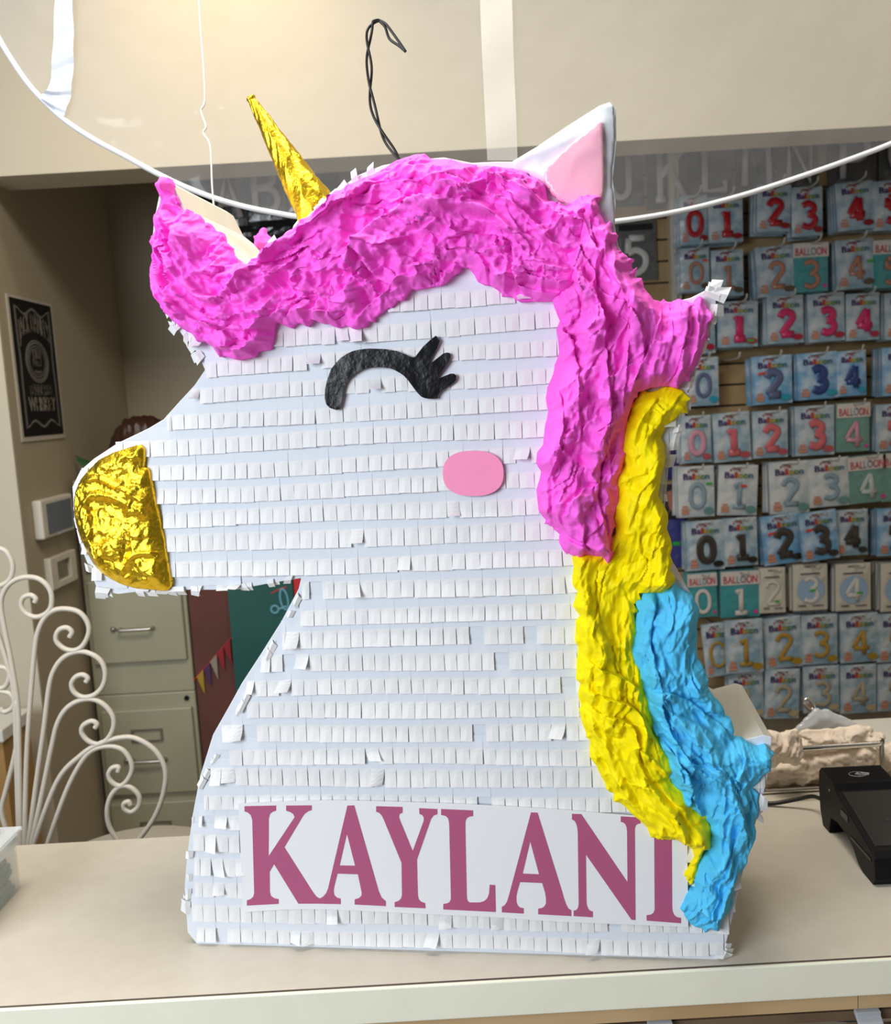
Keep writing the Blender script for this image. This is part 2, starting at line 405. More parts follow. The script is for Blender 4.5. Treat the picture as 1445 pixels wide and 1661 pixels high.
    h = rim + lift*e*(0.45+0.9*bulk) + ee2*(major*(1.5*t1 + .7*pl1 + .5*pl2 + .15) + minor*(1.5*t2 + .25) + fine*(1.8*t3 + .75*t5) + folds*fold)
    h = np.maximum(h, 0.0012)
    Y = y0 - h
    # sideways gather so that folds lean over each other
    gu = (vnoise(X*55, Z*55, seed+6)-.5)*step*1.6*ee; gw = (vnoise(X*55, Z*55, seed+7)-.5)*step*1.6*ee
    over = folds*0.42*np.clip(d/0.02, 0, 1)
    X = X + gu + GX*over; Z = Z + gw + GZ*over
    if lean is not None: Y = Y + lean(X, Z)
    used = np.unique(faces); remap = -np.ones(nx*nz, int); remap[used] = np.arange(len(used)); faces = remap[faces]
    V3 = np.stack([X[used], Y[used], Z[used]], 1)
    n = len(V3)
    ed = {}
    for f in faces:
        for k in range(4):
            e_ = (f[k], f[(k+1) % 4]); ed[e_] = 1
    bnd = [e_ for e_ in ed if (e_[1], e_[0]) not in ed]
    fl = [tuple(int(i) for i in f) for f in faces]
    if both:
        B = V3.copy(); base = y0 + (lean(B[:, 0], B[:, 2]) if lean is not None else 0)
        B[:, 1] = base + (base - V3[:, 1])*0.8
        vs = np.vstack([V3, B]); fl += [tuple(int(i)+n for i in reversed(f)) for f in faces]
        fl += [(int(b_), int(a_), int(a_)+n, int(b_)+n) for a_, b_ in bnd]
    else:
        bi = sorted({int(i) for e_ in bnd for i in e_}); mp = {i: n+k for k, i in enumerate(bi)}
        S = V3[bi].copy(); S[:, 1] = y0 + skirt + (lean(S[:, 0], S[:, 2]) if lean is not None else 0)
        vs = np.vstack([V3, S]); fl += [(int(b_), int(a_), mp[int(a_)], mp[int(b_)]) for a_, b_ in bnd]
    me = bpy.data.meshes.new(name); me.from_pydata([tuple(v) for v in vs], [], fl)
    me.materials.append(m)
    if smooth: me.polygons.foreach_set('use_smooth', [True]*len(fl))
    me.update(); o = bpy.data.objects.new(name, me); COL.objects.link(o)
    if parent: o.parent = parent
    return o

# ================================================================== SETTING
XL, YC, YB = -1.208, 2.62, 3.62      # alcove side wall, face of the header, back wall
b = MB(); b.box((-3.0, -3.0, -0.05), (2.8, 3.8, 0)); struct('floor', b, M['floor'])
b = MB(); b.box((-3.0, -3.0, 3.2), (2.8, 3.8, 3.25)); struct('ceiling', b, M['ceil'])
b = MB(); b.box((-1.4, YB, 0), (2.8, YB+0.1, 3.2)); struct('wall_back', b, M['wall_shade'])
b = MB(); b.box((XL-0.2, YC+0.0085, 0), (XL, YB, 2.2925)); b.box((XL-0.2, YC+0.163, 2.2925), (XL, YB, 3.2)); struct('wall_left', b, M['wall_shade'])
b = MB(); b.box((-3.0, YC, 0), (XL, YC+0.008, 2.2925)); struct('wall_front', b, M['wall'])
b = MB(); b.box((-3.0, YC, 2.2925), (2.8, YC+0.162, 3.2)); struct('wall_header', b, M['wall'])
b = MB(); b.box((2.8, -3.0, 0), (2.9, 3.8, 3.2)); struct('wall_right', b, M['wall'])
# slatwall boards on the back wall
b = MB(); zb = 0.42
while zb < 2.6:
    b.box((0.55, YB-0.02, zb), (2.79, YB, zb+0.072)); zb += 0.080
b.box((0.55, YB-0.006, 0.42), (2.79, YB-0.001, 2.6), 1)
struct('trim_1', b, [M['slat'], M['groove']])
p0 = atY(1085, 345, YB-0.05); p1 = atY(1104, 470, YB-0.05)
b = MB(); b.box((p0.x, YB-0.06, 1.5), (p0.x+0.022, YB-0.02, 2.6)); b.box((p0.x+0.026, YB-0.05, 1.5), (p0.x+0.04, YB-0.02, 2.6))
struct('trim_2', b, M['cream_plastic'])

# ================================================================== COUNTER
CT = 0.95
ct = thing('service_counter', 'long white laminate shop counter with cream front edge under the piñata', 'counter', (0, 1.2, 0))
def W(mb, dx=0, dy=1.2):      # world-built mesh made local to an empty at (dx, dy)
    mb.v = [(v[0]-dx, v[1]-dy, v[2]) for v in mb.v]; return mb
b = MB(); b.box((-1.5, 1.002, CT-0.043), (1.5, 1.415, CT)); W(b).build('worktop', M['laminate'], ct, bevel=0.0012)
b = MB(); b.box((-1.5, 0.9965, CT-0.0445), (1.5, 1.0019, CT-0.0008)); o = W(b).build('edge_band', M['edge'], ct, bevel=0.0016); o['label'] = 'cream front edge band'
b = MB(); b.box((-1.5, 1.0012, CT-0.0012), (1.5, 1.0026, CT+0.0002)); W(b).build('edge_seam', M['seam'], ct)
b = MB(); b.box((-1.5, 1.008, CT-0.0685), (0.4515, 1.026, CT-0.043)); W(b).build('apron_board', M['maple'], ct)
b = MB(); b.box((0.4525, 1.008, CT-0.0685), (1.5, 1.026, CT-0.043)); W(b).build('apron_board', M['maple'], ct)
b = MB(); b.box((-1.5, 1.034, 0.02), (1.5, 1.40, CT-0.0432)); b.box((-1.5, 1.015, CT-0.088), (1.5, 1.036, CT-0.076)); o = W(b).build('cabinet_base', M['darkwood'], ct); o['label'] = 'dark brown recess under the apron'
b = MB(); b.box((.30, 1.4155, CT-.03), (1.5, 1.568, CT)); W(b).build('back_ledge', M['laminate'], ct)
b = MB(); b.tube([(-1.5, 1.022, CT-0.093), (1.5, 1.022, CT-0.093)], 0.004); W(b).build('rail', M['steel'], ct, smooth=True)
for px in (1412, 1072):
    c = atY(px, 1640, 1.0); b = MB()
    prof = [(1.0045, CT-0.0712), (1.012, CT-0.0705), (1.013, CT-0.076), (1.003, CT-0.082), (1.001, CT-0.089), (1.006, CT-0.096), (1.012, CT-0.098), (1.012, CT-0.102), (1.002, CT-0.100), (0.996, CT-0.090), (0.998, CT-0.081), (1.0045, CT-0.076)]
    n = len(prof)
    b.add([(c.x-0.0145, p[0], p[1]) for p in prof] + [(c.x+0.0145, p[0], p[1]) for p in prof],
          [tuple(range(n)), tuple(reversed(range(n, 2*n)))] + [(i, i+n, (i+1) % n+n, (i+1) % n) for i in range(n)])
    W(b).build('hinge_clip', M['grey_plastic'], ct, bevel=0.0008)

# ================================================================== PIÑATA
PL = atZ(312, 1530, CT); PR = atZ(1165, 1556, CT)
pe = (PR - PL).normalized(); PYAW = math.atan2(pe.y, pe.x); pn = Vector((-pe.y, pe.x, 0))   # pn points to the back
PO = (PL + PR) / 2
def L(x, y, dep=0.0):
    """pixel -> (u, dep, v) in the piñata's own frame, on the plane dep behind its face"""
    d = ray(x, y); t = ((PO + pn*dep) - CAM).dot(pn) / d.dot(pn); P = CAM + d*t - PO
    return Vector((P.dot(pe), P.dot(pn), P.z))
def LP(pts, dep=0.0):
    return [(q.x, q.z) for q in (L(x, y, dep) for x, y in pts)]
pin = thing('unicorn_pinata', 'large white fringed unicorn head piñata with pink, yellow and blue mane', 'piñata', PO, PYAW)
DEP = 0.19
body_px = [(266,290),(281,300),(300,338),(330,362),(350,385),(372,405),(388,420),(401,427),(432,398),(470,376),(500,348),(540,314),(580,284),(620,268),(660,260),(720,255),
 (765,264),(800,262),(830,262),(870,238),(920,204),(972,171),(990,165),(999,178),(1000,232),(994,290),(999,330),(997,365),(1003,400),(1022,428),(1040,465),(1060,488),(1090,490),(1120,483),(1146,470),(1162,478),
 (1160,510),(1142,565),(1127,610),(1110,655),(1092,700),(1084,760),(1077,840),(1082,905),(1090,932),(1108,945),(1122,965),(1128,1010),(1132,1070),(1150,1120),(1172,1190),(1195,1203),(1238,1192),(1252,1196),
 (1250,1235),(1236,1300),(1214,1375),(1190,1480),(1178,1530),(1166,1555),(880,1548),(600,1539),(340,1531),(318,1529),(304,1512),(299,1440),(303,1390),(312,1322),(324,1260),(345,1192),(370,1148),(392,1108),(422,1062),(456,1008),(484,955),
 (488,938),(440,946),(380,957),(300,957),(240,958),(192,964),(158,958),(146,925),(131,888),(120,840),(117,790),(130,763),(152,744),(190,719),(240,695),(265,680),(290,652),(315,625),(332,600),(320,572),(300,550),(284,528),(262,490),(250,450),(246,400),(249,360),(257,320)]
body = LP(body_px)
body = [(u, 0.0 if v < 0.009 else v) for u, v in body]
bodyA = np.array(body)
b = MB(); b.prism(body, 0.0, DEP)
nb = len(body)
# side paper and face are separate material slots
mi = [0]*len(b.f)
for i, f in enumerate(b.f):
    ys = {round(b.v[k][1], 4) for k in f}
    mi[i] = 1 if len(ys) > 1 else 0
b.m = mi
o = b.build('body', [M['paper'], M['tape']], pin, bevel=0.003)

mane1_px = [(265,289),(281,303),(290,330),(312,342),(330,360),(352,372),(362,385),(375,400),(385,424),(401,431),(440,396),(480,377),(520,341),(560,311),(610,279),(660,262),(720,258),(750,266),(790,276),(840,279),(862,291),(884,300),(890,322),(925,330),(960,320),
 (960,400),(930,470),(905,492),(850,490),(810,478),(780,455),(755,431),(725,461),(680,470),(650,490),(620,512),(590,526),(550,531),(520,520),(480,531),(452,530),(432,570),(402,582),(365,575),(330,552),(300,532),(275,506),(257,472),(251,420),(256,360)]
mane2_px = [(922,332),(965,318),(976,340),(984,368),(997,384),(1003,410),(1008,418),(1023,428),(1032,448),(1048,478),(1080,490),(1112,489),(1144,489),(1145,530),(1131,580),(1115,620),(1090,626),(1050,630),(1022,648),(1014,700),(1014,750),(1000,782),(997,840),(990,911),(960,898),(918,893),(904,862),(886,842),(871,812),(875,762),(882,700),(896,620),(907,552),(897,500),(905,440),(915,380)]
yellow_px = [(1030,642),(1073,628),(1114,642),(1110,668),(1092,676),(1076,700),(1075,745),(1070,800),(1082,870),(1087,944),(1050,955),(1033,968),(1030,1005),(1031,1055),(1042,1105),(1062,1165),(1086,1215),(1100,1243),(1096,1262),(1080,1256),(1100,1275),(1130,1302),(1147,1330),(1152,1352),(1148,1368),(1132,1392),(1124,1424),(1115,1427),(1113,1412),(1120,1390),(1110,1366),(1060,1347),(1010,1303),(985,1272),(956,1222),(943,1150),(938,1080),(935,980),(928,893),(960,885),(990,870),(995,830),(1000,785),(1012,740),(1014,690)]
blue_px = [(1034,972),(1060,955),(1090,944),(1124,970),(1132,1020),(1136,1070),(1162,1130),(1190,1190),(1222,1205),(1247,1216),(1243,1246),(1222,1270),(1226,1330),(1214,1382),(1196,1422),(1186,1462),(1152,1502),(1118,1490),(1103,1468),(1114,1440),(1126,1415),(1142,1370),(1148,1335),(1110,1300),(1080,1240),(1055,1170),(1038,1110),(1026,1050)]
muzzle_px = [(232,721),(238,742),(236,757),(246,766),(262,840),(273,900),(280,951),(250,955),(210,949),(175,932),(155,910),(140,882),(128,846),(125,815),(130,790),(145,766),(165,746),(197,731)]
banner_px = [(390,1298),(640,1296),(900,1306),(1113,1322),(1116,1362),(1115,1498),(900,1490),(690,1477),(540,1470),(398,1473)]
eye_z = [(245,668),(208,656),(188,636),(178,600),(180,550),(190,500),(215,430),(245,392),(270,365),(305,342),(340,325),(385,315),(430,310),(530,313),(600,325),(650,345),(690,362),(705,358),(750,300),(790,262),(825,235),(835,245),(848,265),(830,310),(770,420),(790,400),(870,338),(890,333),(905,336),(912,355),(905,375),(890,400),(820,497),(850,480),(910,456),(930,456),(943,467),(943,490),(930,508),(910,522),(850,562),(835,585),(835,601),(790,603),(760,599),(740,590),(720,570),(700,545),(660,490),(640,470),(620,455),(590,438),(560,425),(500,418),(430,422),(395,432),(370,445),(345,462),(325,480),(310,500),(300,520),(291,550),(285,580),(279,610),(272,645),(262,665)]
eye_px = [(480+x/3.6125, 480+y/3.6125) for x, y in eye_z]
cheek_px = []
for k in range(48):
    a = 2*math.pi*k/48; c, s_ = math.cos(a), math.sin(a)
    cheek_px.append((768.5 + 49*math.copysign(abs(c)**0.82, c), 767 + 36.5*math.copysign(abs(s_)**0.82, s_)))

# --- rows of cut tissue fringe on the face
occ = [(np.array(LP(p)), inset) for p, inset in ((mane1_px, .010), (mane2_px, .010), (yellow_px, .010), (blue_px, .010), (muzzle_px, .003), (banner_px, .003))]
flatz = [np.array(LP(p)) for p in (eye_px, cheek_px)]
def covered(u, v):
    U, V = np.array([u]), np.array([v])
    for poly, ins in occ:
        if inside(poly, U, V)[0]:
            if nearest(poly, U, V)[0][0] > ins: return True
    return False
def near_flat(u, v):
    U, V = np.array([u]), np.array([v])
    for poly in flatz:
        if inside(poly, U, V)[0] or nearest(poly, U, V)[0][0] < 0.012: return True
    return False
def spans(poly, v):
    xs = []; n = len(poly)
    for i in range(n):
        (x1, y1), (x2, y2) = poly[i], poly[(i+1) % n]
        if (y1 > v) != (y2 > v): xs.append(x1 + (x2-x1)*(v-y1)/(y2-y1))
    xs.sort(); return [(xs[i], xs[i+1]) for i in range(0, len(xs)-1, 2)]
PITCHV, SLIT, TW = 0.0292, 0.0200, 0.0158
vtop = max(v for _, v in body)
row = 0; vb = 0.006
tr = random.Random(3)
while vb < 0.80:
    mb = MB(); ph = tr.uniform(0, 6); off = tr.uniform(0, TW); wob = tr.uniform(0.0006, 0.0018); messy = tr.uniform(0.02, 0.07)
    rl = tr.uniform(.0020, .0034); pitch = PITCHV*tr.uniform(0.94, 1.07); slit = SLIT*tr.uniform(0.85, 1.12)
    runs = []
    for (a, c) in spans(body, vb + 0.5*pitch):
        lastu = -9
        ia = (0.005 + tr.uniform(0, .010)) if vb < 0.40 else 0.004
        if a + ia > c - 0.02: ia = 0.002
        edges = [a + ia]; u = a + ia + off*0.8 + 0.004
        while u < c - 0.006:
            edges.append(u); u += TW*tr.uniform(0.90, 1.10)
        edges.append(c - 0.003)
        for i in range(len(edges)-1):
            u0, u1 = edges[i], edges[i+1]; um = (u0+u1)/2
            wv = wob*math.sin(um*14+ph)
            z0 = vb + wv; z1 = z0 + slit; z2 = z0 + pitch + 0.006
            if covered(um, z0 + 0.01): continue
            for _ in range(8):
                if all(inside(bodyA, np.array([q_]), np.array([z0+.001]))[0] for q_ in (u0+.002, u1-.002)): break
                z0 += .002
            if z1 - z0 < .005: continue
            if u0 - lastu > 0.004 or not runs: runs.append(MB())
            lastu = u1; mb = runs[-1]
            nf = near_flat(um, z0+0.012)
            # uncut band above the slits
            s2 = spans(body, min(z2, z1+0.012)); ok = any(p <= u0+.0015 and u1-.0015 <= q for p, q in s2) and any(p <= u0+.0015 and u1-.0015 <= q for p, q in spans(body, min(z2, vtop-.002)))
            ya, yb_ = (-0.0006, -0.0014 - tr.uniform(0, .0006))
            if ok: mb.add([(u0, yb_, z1), (u1, yb_, z1), (u1, ya, z2), (u0, ya, z2)], [(0, 1, 2, 3)], 1)  # bluish slot: soft shade under the tabs above, put into the band colour
            edge_zone = (um - a < 0.055 and vb < 0.45) or (um-a < 0.02) or (c-um < 0.02)
            if tr.random() < (0.12 if edge_zone else 0.012): continue
            g = tr.uniform(0.0002, 0.0005); dh = tr.gauss(0, 0.00025)
            lift = rl*(1+.35*math.sin(um*23+ph*2)) + tr.uniform(-.0002, .0003); tw = tr.gauss(0, 0.00025); sl = tr.gauss(0, 0.0003)
            fold = tr.random()
            if fold < (0.30 if edge_zone else messy) and not nf:
                lift = tr.uniform(0.005, 0.012); sl = tr.uniform(-0.005, 0.005); tw = tr.uniform(-0.004, 0.004); dh = tr.uniform(0.0, 0.006)
            if nf: lift *= 0.4; tw *= 0.3
            vs = []; K = 4
            for k in range(K+1):
                t = k/K; z = z1 + (z0 + dh - z1)*t; y = yb_ - lift*t**1.6; s = sl*t*t
                cup = 0.0007*math.sin(t*2.5)
                vs += [(u0+g*(t > 0.05)+s, y - tw*t, z), ((u0+u1)/2+s, y - cup, z + 0.0002*t), (u1-g*(t > 0.05)+s, y + tw*t, z)]
            fs = []
            for k in range(K):
                for q in (0, 1): fs.append((3*(k+1)+q, 3*(k+1)+q+1, 3*k+q+1, 3*k+q))
            mb.add(vs, fs)
    for mb in runs:
        if mb.f: mb.build('fringe_row', [M['paper2'], M['paper']], pin)
    vb += pitch; row += 1

# --- loose paper tabs sticking out round the edge
mb = MB(); tr = random.Random(11)
cen = bodyA.mean(0)
def edge_tabs(p, q, n, out=0.009):
    a = Vector(LP([p])[0]); c = Vector(LP([q])[0]); d = (c-a); nrm = Vector((d.y, -d.x)).normalized()
    if inside(bodyA, np.array([((a+c)/2 + nrm*0.004).x]), np.array([((a+c)/2 + nrm*0.004).y]))[0]: nrm = -nrm
    for k in range(n):
        t = tr.random(); o_ = a + d*t; w_ = tr.uniform(0.004, 0.008); dd = d.normalized()
        l = out*tr.uniform(0.3, 1.1); sk = tr.uniform(-.006, .006); yy = tr.uniform(-0.002, 0.004)
        p1 = o_ - dd*w_ - nrm*0.006; p2 = o_ + dd*w_ - nrm*0.006; p3 = o_ + dd*(w_*.9+sk) + nrm*l; p4 = o_ - dd*(w_*.9-sk) + nrm*l*tr.uniform(.5, 1)
        m1 = (p1+p4)/2; m2 = (p2+p3)/2
        p1.y, p2.y, p3.y, p4.y, m1.y, m2.y = (max(q_, .002) for q_ in (p1.y, p2.y, p3.y, p4.y, m1.y, m2.y))
        mb = MB(); mb.add([(p1.x, yy-.002, p1.y), (p2.x, yy-.002, p2.y), (m2.x, yy-.004, m2.y), (p3.x, yy+tr.uniform(-.004, .003), p3.y), (p4.x, yy+tr.uniform(-.004, .003), p4.y), (m1.x, yy-.004, m1.y)], [(0, 1, 2, 5), (5, 2, 3, 4)]); mb.build('paper_tab', M['paper2'], pin)
edge_tabs((1146,472),(1166,480),5,.016); edge_tabs((1160,500),(1140,570),5,.012); edge_tabs((320,1280),(484,965),16,.006); edge_tabs((300,1500),(312,1325),8,.007)
edge_tabs((190,962),(330,957),9,.007); edge_tabs((380,957),(480,940),5,.004); edge_tabs((120,800),(150,930),8,.006); edge_tabs((250,440),(285,530),6,.006)
edge_tabs((284,530),(325,580),5,.010); edge_tabs((500,346),(600,275),7,.009); edge_tabs((1125,612),(1086,750),8,.006); edge_tabs((1080,770),(1080,890),4,.004); pass
edge_tabs((430,400),(490,360),4,.006); edge_tabs((1180,1525),(1168,1552),3,.014); edge_tabs((1240,1290),(1220,1360),4,.008)
edge_tabs((155,958),(185,962),3,.010)
# crinkled paper pasted over the ear and the top of the head
crumple('ear_wrap', LP([(836,268),(868,244),(918,210),(970,176),(990,170),(995,182),(996,232),(990,290),(994,335),(990,370),(930,345),(880,300)]), M['paper'], pin, step=.003, lift=.003, edge=.02, major=.0035, minor=.002, fine=.0004, freq=30, seed=71, y0=-.0005, skirt=.003, ragged=.001)
crumple('ear_lining', LP([(882,286),(905,258),(935,232),(960,212),(975,203),(978,240),(978,285),(972,330),(930,334),(900,322)]), M['ear_pink'], pin, step=.003, lift=.002, edge=.02, major=.0015, minor=.0006, fine=.0, freq=18, seed=5, y0=-.010, skirt=.010, ragged=.0005, rim=.002)['label'] = 'pale pink glossy inner ear'

mane_ang = 0.0
crumple('forelock', LP(mane1_px), M['pink'], pin, step=.0012, lift=.008, edge=.035, major=.018, minor=.012, fine=.0055, freq=26, ang=0.35, aniso=1.5, spine=LP([(285, 300), (300, 400), (350, 470), (430, 470), (520, 420), (620, 370), (720, 345), (820, 370), (900, 400), (980, 380)]), seed=21, ragged=.0045, folds=0.0197)['label'] = 'crumpled magenta tissue forelock'
crumple('mane_lock', LP(mane2_px), M['pink'], pin, step=.0012, lift=.010, edge=.032, major=.018, minor=.012, fine=.0055, freq=25, ang=1.45, aniso=1.7, spine=LP([(965, 330), (975, 420), (1000, 500), (1000, 560), (970, 640), (945, 740), (935, 820), (950, 905)]), seed=37, ragged=.0045, folds=0.019, y0=-.006, skirt=.010)['label'] = 'crumpled magenta tissue mane'
crumple('mane_lock', LP(yellow_px), M['yellow'], pin, step=.0012, lift=.010, edge=.028, major=.011, minor=.008, fine=.0042, freq=30, ang=1.35, aniso=2.4, spine=LP([(1090, 640), (1045, 690), (1035, 780), (1015, 880), (985, 960), (985, 1080), (1010, 1170), (1060, 1260), (1125, 1330), (1125, 1425)]), seed=52, ragged=.0045, folds=0.014, y0=-.005, skirt=.009)['label'] = 'crumpled yellow tissue mane'
crumple('mane_lock', LP(blue_px), M['blue'], pin, step=.0012, lift=.010, edge=.030, major=.012, minor=.008, fine=.0042, freq=28, ang=-1.2, aniso=2.2, spine=LP([(1085, 955), (1080, 1040), (1100, 1130), (1150, 1200), (1175, 1270), (1175, 1350), (1150, 1430), (1130, 1490)]), seed=64, ragged=.0045, folds=0.014, y0=-.0035, skirt=.008)['label'] = 'crumpled sky blue tissue mane'
# end of the pink tissue folded over the back of the valley
crumple('mane_lock', LP([(410,398),(420,378),(432,372),(440,388),(460,392),(440,420),(415,430)], DEP), M['pink'], pin, step=.003, lift=.006, edge=.01, major=.005, minor=.003, freq=35, seed=77, y0=DEP, skirt=.004)
crumple('muzzle', LP(muzzle_px), M['gold'], pin, step=.0014, lift=.006, edge=.02, major=.0062, minor=.0032, fine=.0014, freq=26, ang=0.6, aniso=1.1, seed=88, y0=-.003, skirt=.006, ragged=.0006, rim=.003)['label'] = 'crinkled gold foil muzzle'

b = MB(); b.prism(LP(eye_px), -0.0074, -0.0062); o = b.build('closed_eye', M['vinyl_black'], pin); o['label'] = 'black vinyl closed eye with three lashes'
b = MB(); b.prism(LP(cheek_px), -0.0074, -0.0062); o = b.build('cheek_spot', M['vinyl_pink'], pin); o['label'] = 'glossy pink oval cheek'

# --- horn
hb0 = L(514, 344, DEP*0.5); ht = L(405, 156, DEP*0.5); ax = (ht-hb0); hb = hb0 - ax*0.06; ax = ht - hb
an = ax.normalized(); a1 = Vector((0, 1, 0)); a1 = (a1 - an*a1.dot(an)).normalized(); a2 = an.cross(a1)
NS, NR = 64, 110; X, T = np.meshgrid(np.arange(NS)/NS, np.arange(NR)/(NR-1)); cx_ = np.cos(2*np.pi*X)*1.2+5; sx_ = np.sin(2*np.pi*X)*1.2+5
f1, _ = facet(cx_*1.6+T*3, sx_*1.6+T*9, 3); f2, _ = facet(cx_*3.5+T*7, sx_*3.5+T*22, 9); rd = ridge(cx_*1.3+T*8, sx_*1.3, 4)
rad = (0.0265*(1-T) + 0.0040*T) + ((f1-.5)*.0030 + (f2-.5)*.0014 + (rd-.5)*.0022)*(0.35+.65*(1-T))
rad[-8:] *= np.array([1, 1, .95, .95, 1.1, 1.25, 1.15, 0.5])[:, None]
vs = []; fs = []
for j in range(NR):
    for i in range(NS):
        p = hb + ax*T[j, i] + (a1*math.cos(2*math.pi*i/NS) + a2*math.sin(2*math.pi*i/NS))*rad[j, i]; vs.append(tuple(p))
for j in range(NR-1):
    for i in range(NS):
        k = (i+1) % NS; fs.append((j*NS+i, j*NS+k, (j+1)*NS+k, (j+1)*NS+i))
fs.append(tuple((NR-1)*NS+i for i in range(NS))); fs.append(tuple(reversed(range(NS))))
b = MB(); b.add(vs, fs); o = b.build('horn', M['gold'], pin, smooth=True); o['label'] = 'pointed horn wrapped in gold foil'

# --- hanging wire
HD = DEP*0.5
core = [L(x, y, HD) for x, y in [(662,282),(652,266),(640,248),(622,220),(608,186),(601,150),(599,112),(597,80),(599,52),(605,37),(614,32)]]
core = spline(core, 8); b = MB()
e1 = [L(x, y, HD) for x, y in [(614,32),(625,38),(638,55),(650,72),(658,84)]]; e2 = [L(x, y, HD) for x, y in [(614,33),(624,43),(630,60),(636,67),(648,75),(658,84)]]
for s_, e in ((1, e1), (-1, e2)):
    pts = []
    for i, p in enumerate(core):
        tw = math.sin(i*0.21+0.6)*0.0026*s_; tw *= min(1, (len(core)-1-i)/12 + 0.25); pts.append(p + Vector((tw, math.cos(i*0.21)*0.002*s_, 0)))
    pts += spline(e, 6)[1:]
    b.tube(pts, 0.00165, 8)
o = b.build('hanging_hook', M['blackwire'], pin, smooth=True); o['label'] = 'twisted black wire hook'

# --- name banner
ban = MB(); NXB = 40
tl, tr_, bl, br = [Vector(LP([p])[0]) for p in ((390,1298),(1113,1322),(398,1473),(1115,1498))]
topc = [Vector((q[0], q[1])) for q in LP([(390,1299),(520,1294),(640,1296),(780,1301),(900,1308),(1000,1316),(1113,1324)])]
botc = [Vector((q[0], q[1])) for q in LP([(398,1474),(470,1470),(540,1470),(690,1477),(800,1482),(900,1489),(1000,1493),(1115,1498)])]
tops = spline([(p.x, p.y, 0) for p in topc], 6); bots = spline([(p.x, p.y, 0) for p in botc], 6)
outl = [(p.x, p.y) for p in bots] + [(p.x, p.y) for p in reversed(tops)]
ban.prism(outl, -0.0076, -0.0072)
banner = ban.build('name_banner', M['banner'], pin); banner['label'] = 'white paper strip with mauve capital letters'
def z6(pts): return [(280+x/2.89, 1280+y/2.89) for x, y in pts]
def zL(pts): return [(700+x/5.558, 1290+y/5.558) for x, y in pts]
def zN(pts): return [(900+x/5.558, 1290+y/5.558) for x, y in pts]
letters = [
 (z6([(347,67),(494,64),(494,88),(480,92),(466,103),(460,125),(459,300),(580,118),(575,104),(560,94),(541,88),(541,64),(660,63),(660,85),(645,90),(630,100),(620,112),(533,258),(660,458),(670,473),(682,488),(698,497),(701,521),(598,521),(485,337),(464,372),(465,465),(470,485),(486,496),(506,500),(506,522),(358,530),(358,506),(375,500),(388,488),(392,470),(383,130),(376,108),(362,96),(347,91)]), None),
 (z6([(701,521),(698,497),(713,488),(727,472),(736,450),(826,64),(858,63),(960,420),(972,462),(985,492),(1005,509),(1005,532),(860,525),(860,501),(880,495),(891,484),(893,470),(875,384),(780,381),(764,445),(762,465),(766,482),(778,493),(795,498),(795,523)]), z6([(824,195),(790,343),(862,344)])),
 (z6([(960,67),(1083,70),(1083,97),(1070,103),(1066,114),(1070,128),(1130,275),(1181,135),(1182,120),(1175,108),(1162,103),(1160,76),(1245,80),(1245,104),(1228,110),(1216,125),(1150,315),(1154,480),(1158,500),(1170,512),(1188,518),(1190,542),(1046,536),(1046,514),(1064,508),(1076,496),(1080,478),(1078,330),(996,130),(986,110),(975,98),(960,92)]), None),
 (zL([(93,98),(380,110),(380,161),(350,165),(325,178),(312,205),(310,250),(323,870),(325,900),(332,922),(350,935),(440,935),(480,922),(508,895),(522,855),(528,776),(578,779),(583,1020),(113,997),(113,948),(145,944),(168,932),(180,905),(181,880),(166,240),(163,210),(155,180),(135,160),(93,150)]), None),
 (zL([(637,1023),(637,974),(662,960),(682,930),(698,880),(898,128),(957,130),(1175,830),(1192,890),(1210,945),(1232,988),(1259,1004),(1259,1056),(962,1040),(962,990),(995,985),(1018,970),(1031,945),(1032,900),(1025,850),(998,760),(800,752),(775,840),(767,880),(768,930),(780,962),(800,980),(833,986),(833,1034)]), zL([(891,388),(823,676),(970,682)])),
 (zN([(153,140),(237,143),(650,752),(646,300),(642,260),(630,232),(612,217),(590,213),(590,163),(767,173),(767,226),(740,231),(724,245),(716,275),(722,1091),(686,1088),(278,505),(283,930),(288,965),(302,995),(320,1010),(340,1015),(340,1067),(168,1056),(168,1008),(190,1003),(206,985),(213,950),(205,310),(200,260),(190,225),(175,202),(153,190)]), None),
 (zN([(813,188),(1000,196),(1046,260),(1050,980),(1054,1015),(1068,1045),(1092,1065),(1129,1072),(1129,1120),(821,1096),(821,1048),(855,1044),(880,1030),(893,1000),(889,310),(884,275),(868,250),(845,236),(813,230)]), None)]
for pts, hole in letters:
    b = MB(); b.prism(LP(pts), -0.0080, -0.0076, hole=LP(hole) if hole else None); b.build('letter', M['mauve'], banner)

# ================================================================== HANGING CLEAR SHEET, STRAPS AND RIBBON
SY = 1.50
rim_px = [(-40,-20),(-15,35),(0,66),(22,102),(45,135),(70,163),(105,195),(150,225),(200,252),(250,279),(300,303),(350,322),(400,336),(450,346),(495,353),(600,364),(700,370),(800,371),(900,367),(1000,359),(1100,343),(1200,318),(1300,286),(1380,258),(1445,233),(1500,206),(1560,170)]
vs_ = thing('clear_sheet', 'clear vinyl sheet with curved white tube rim hanging behind the piñata', 'screen', (0, SY, 2.2))
def S3(x, y, dy=0.0):
    q = atY(x, y, SY + dy); return (q.x, q.y - SY, q.z - 2.2)
rimp = spline([S3(*p) for p in rim_px], 5)
b = MB(); b.tube(rimp, 0.0042, 8); b.build('rim', M['rim'], vs_, smooth=True)
top = [(p.x, 0, p.z) for p in rimp]; zt = S3(700, -140)[2]
NZ = 26; v = []; f = []
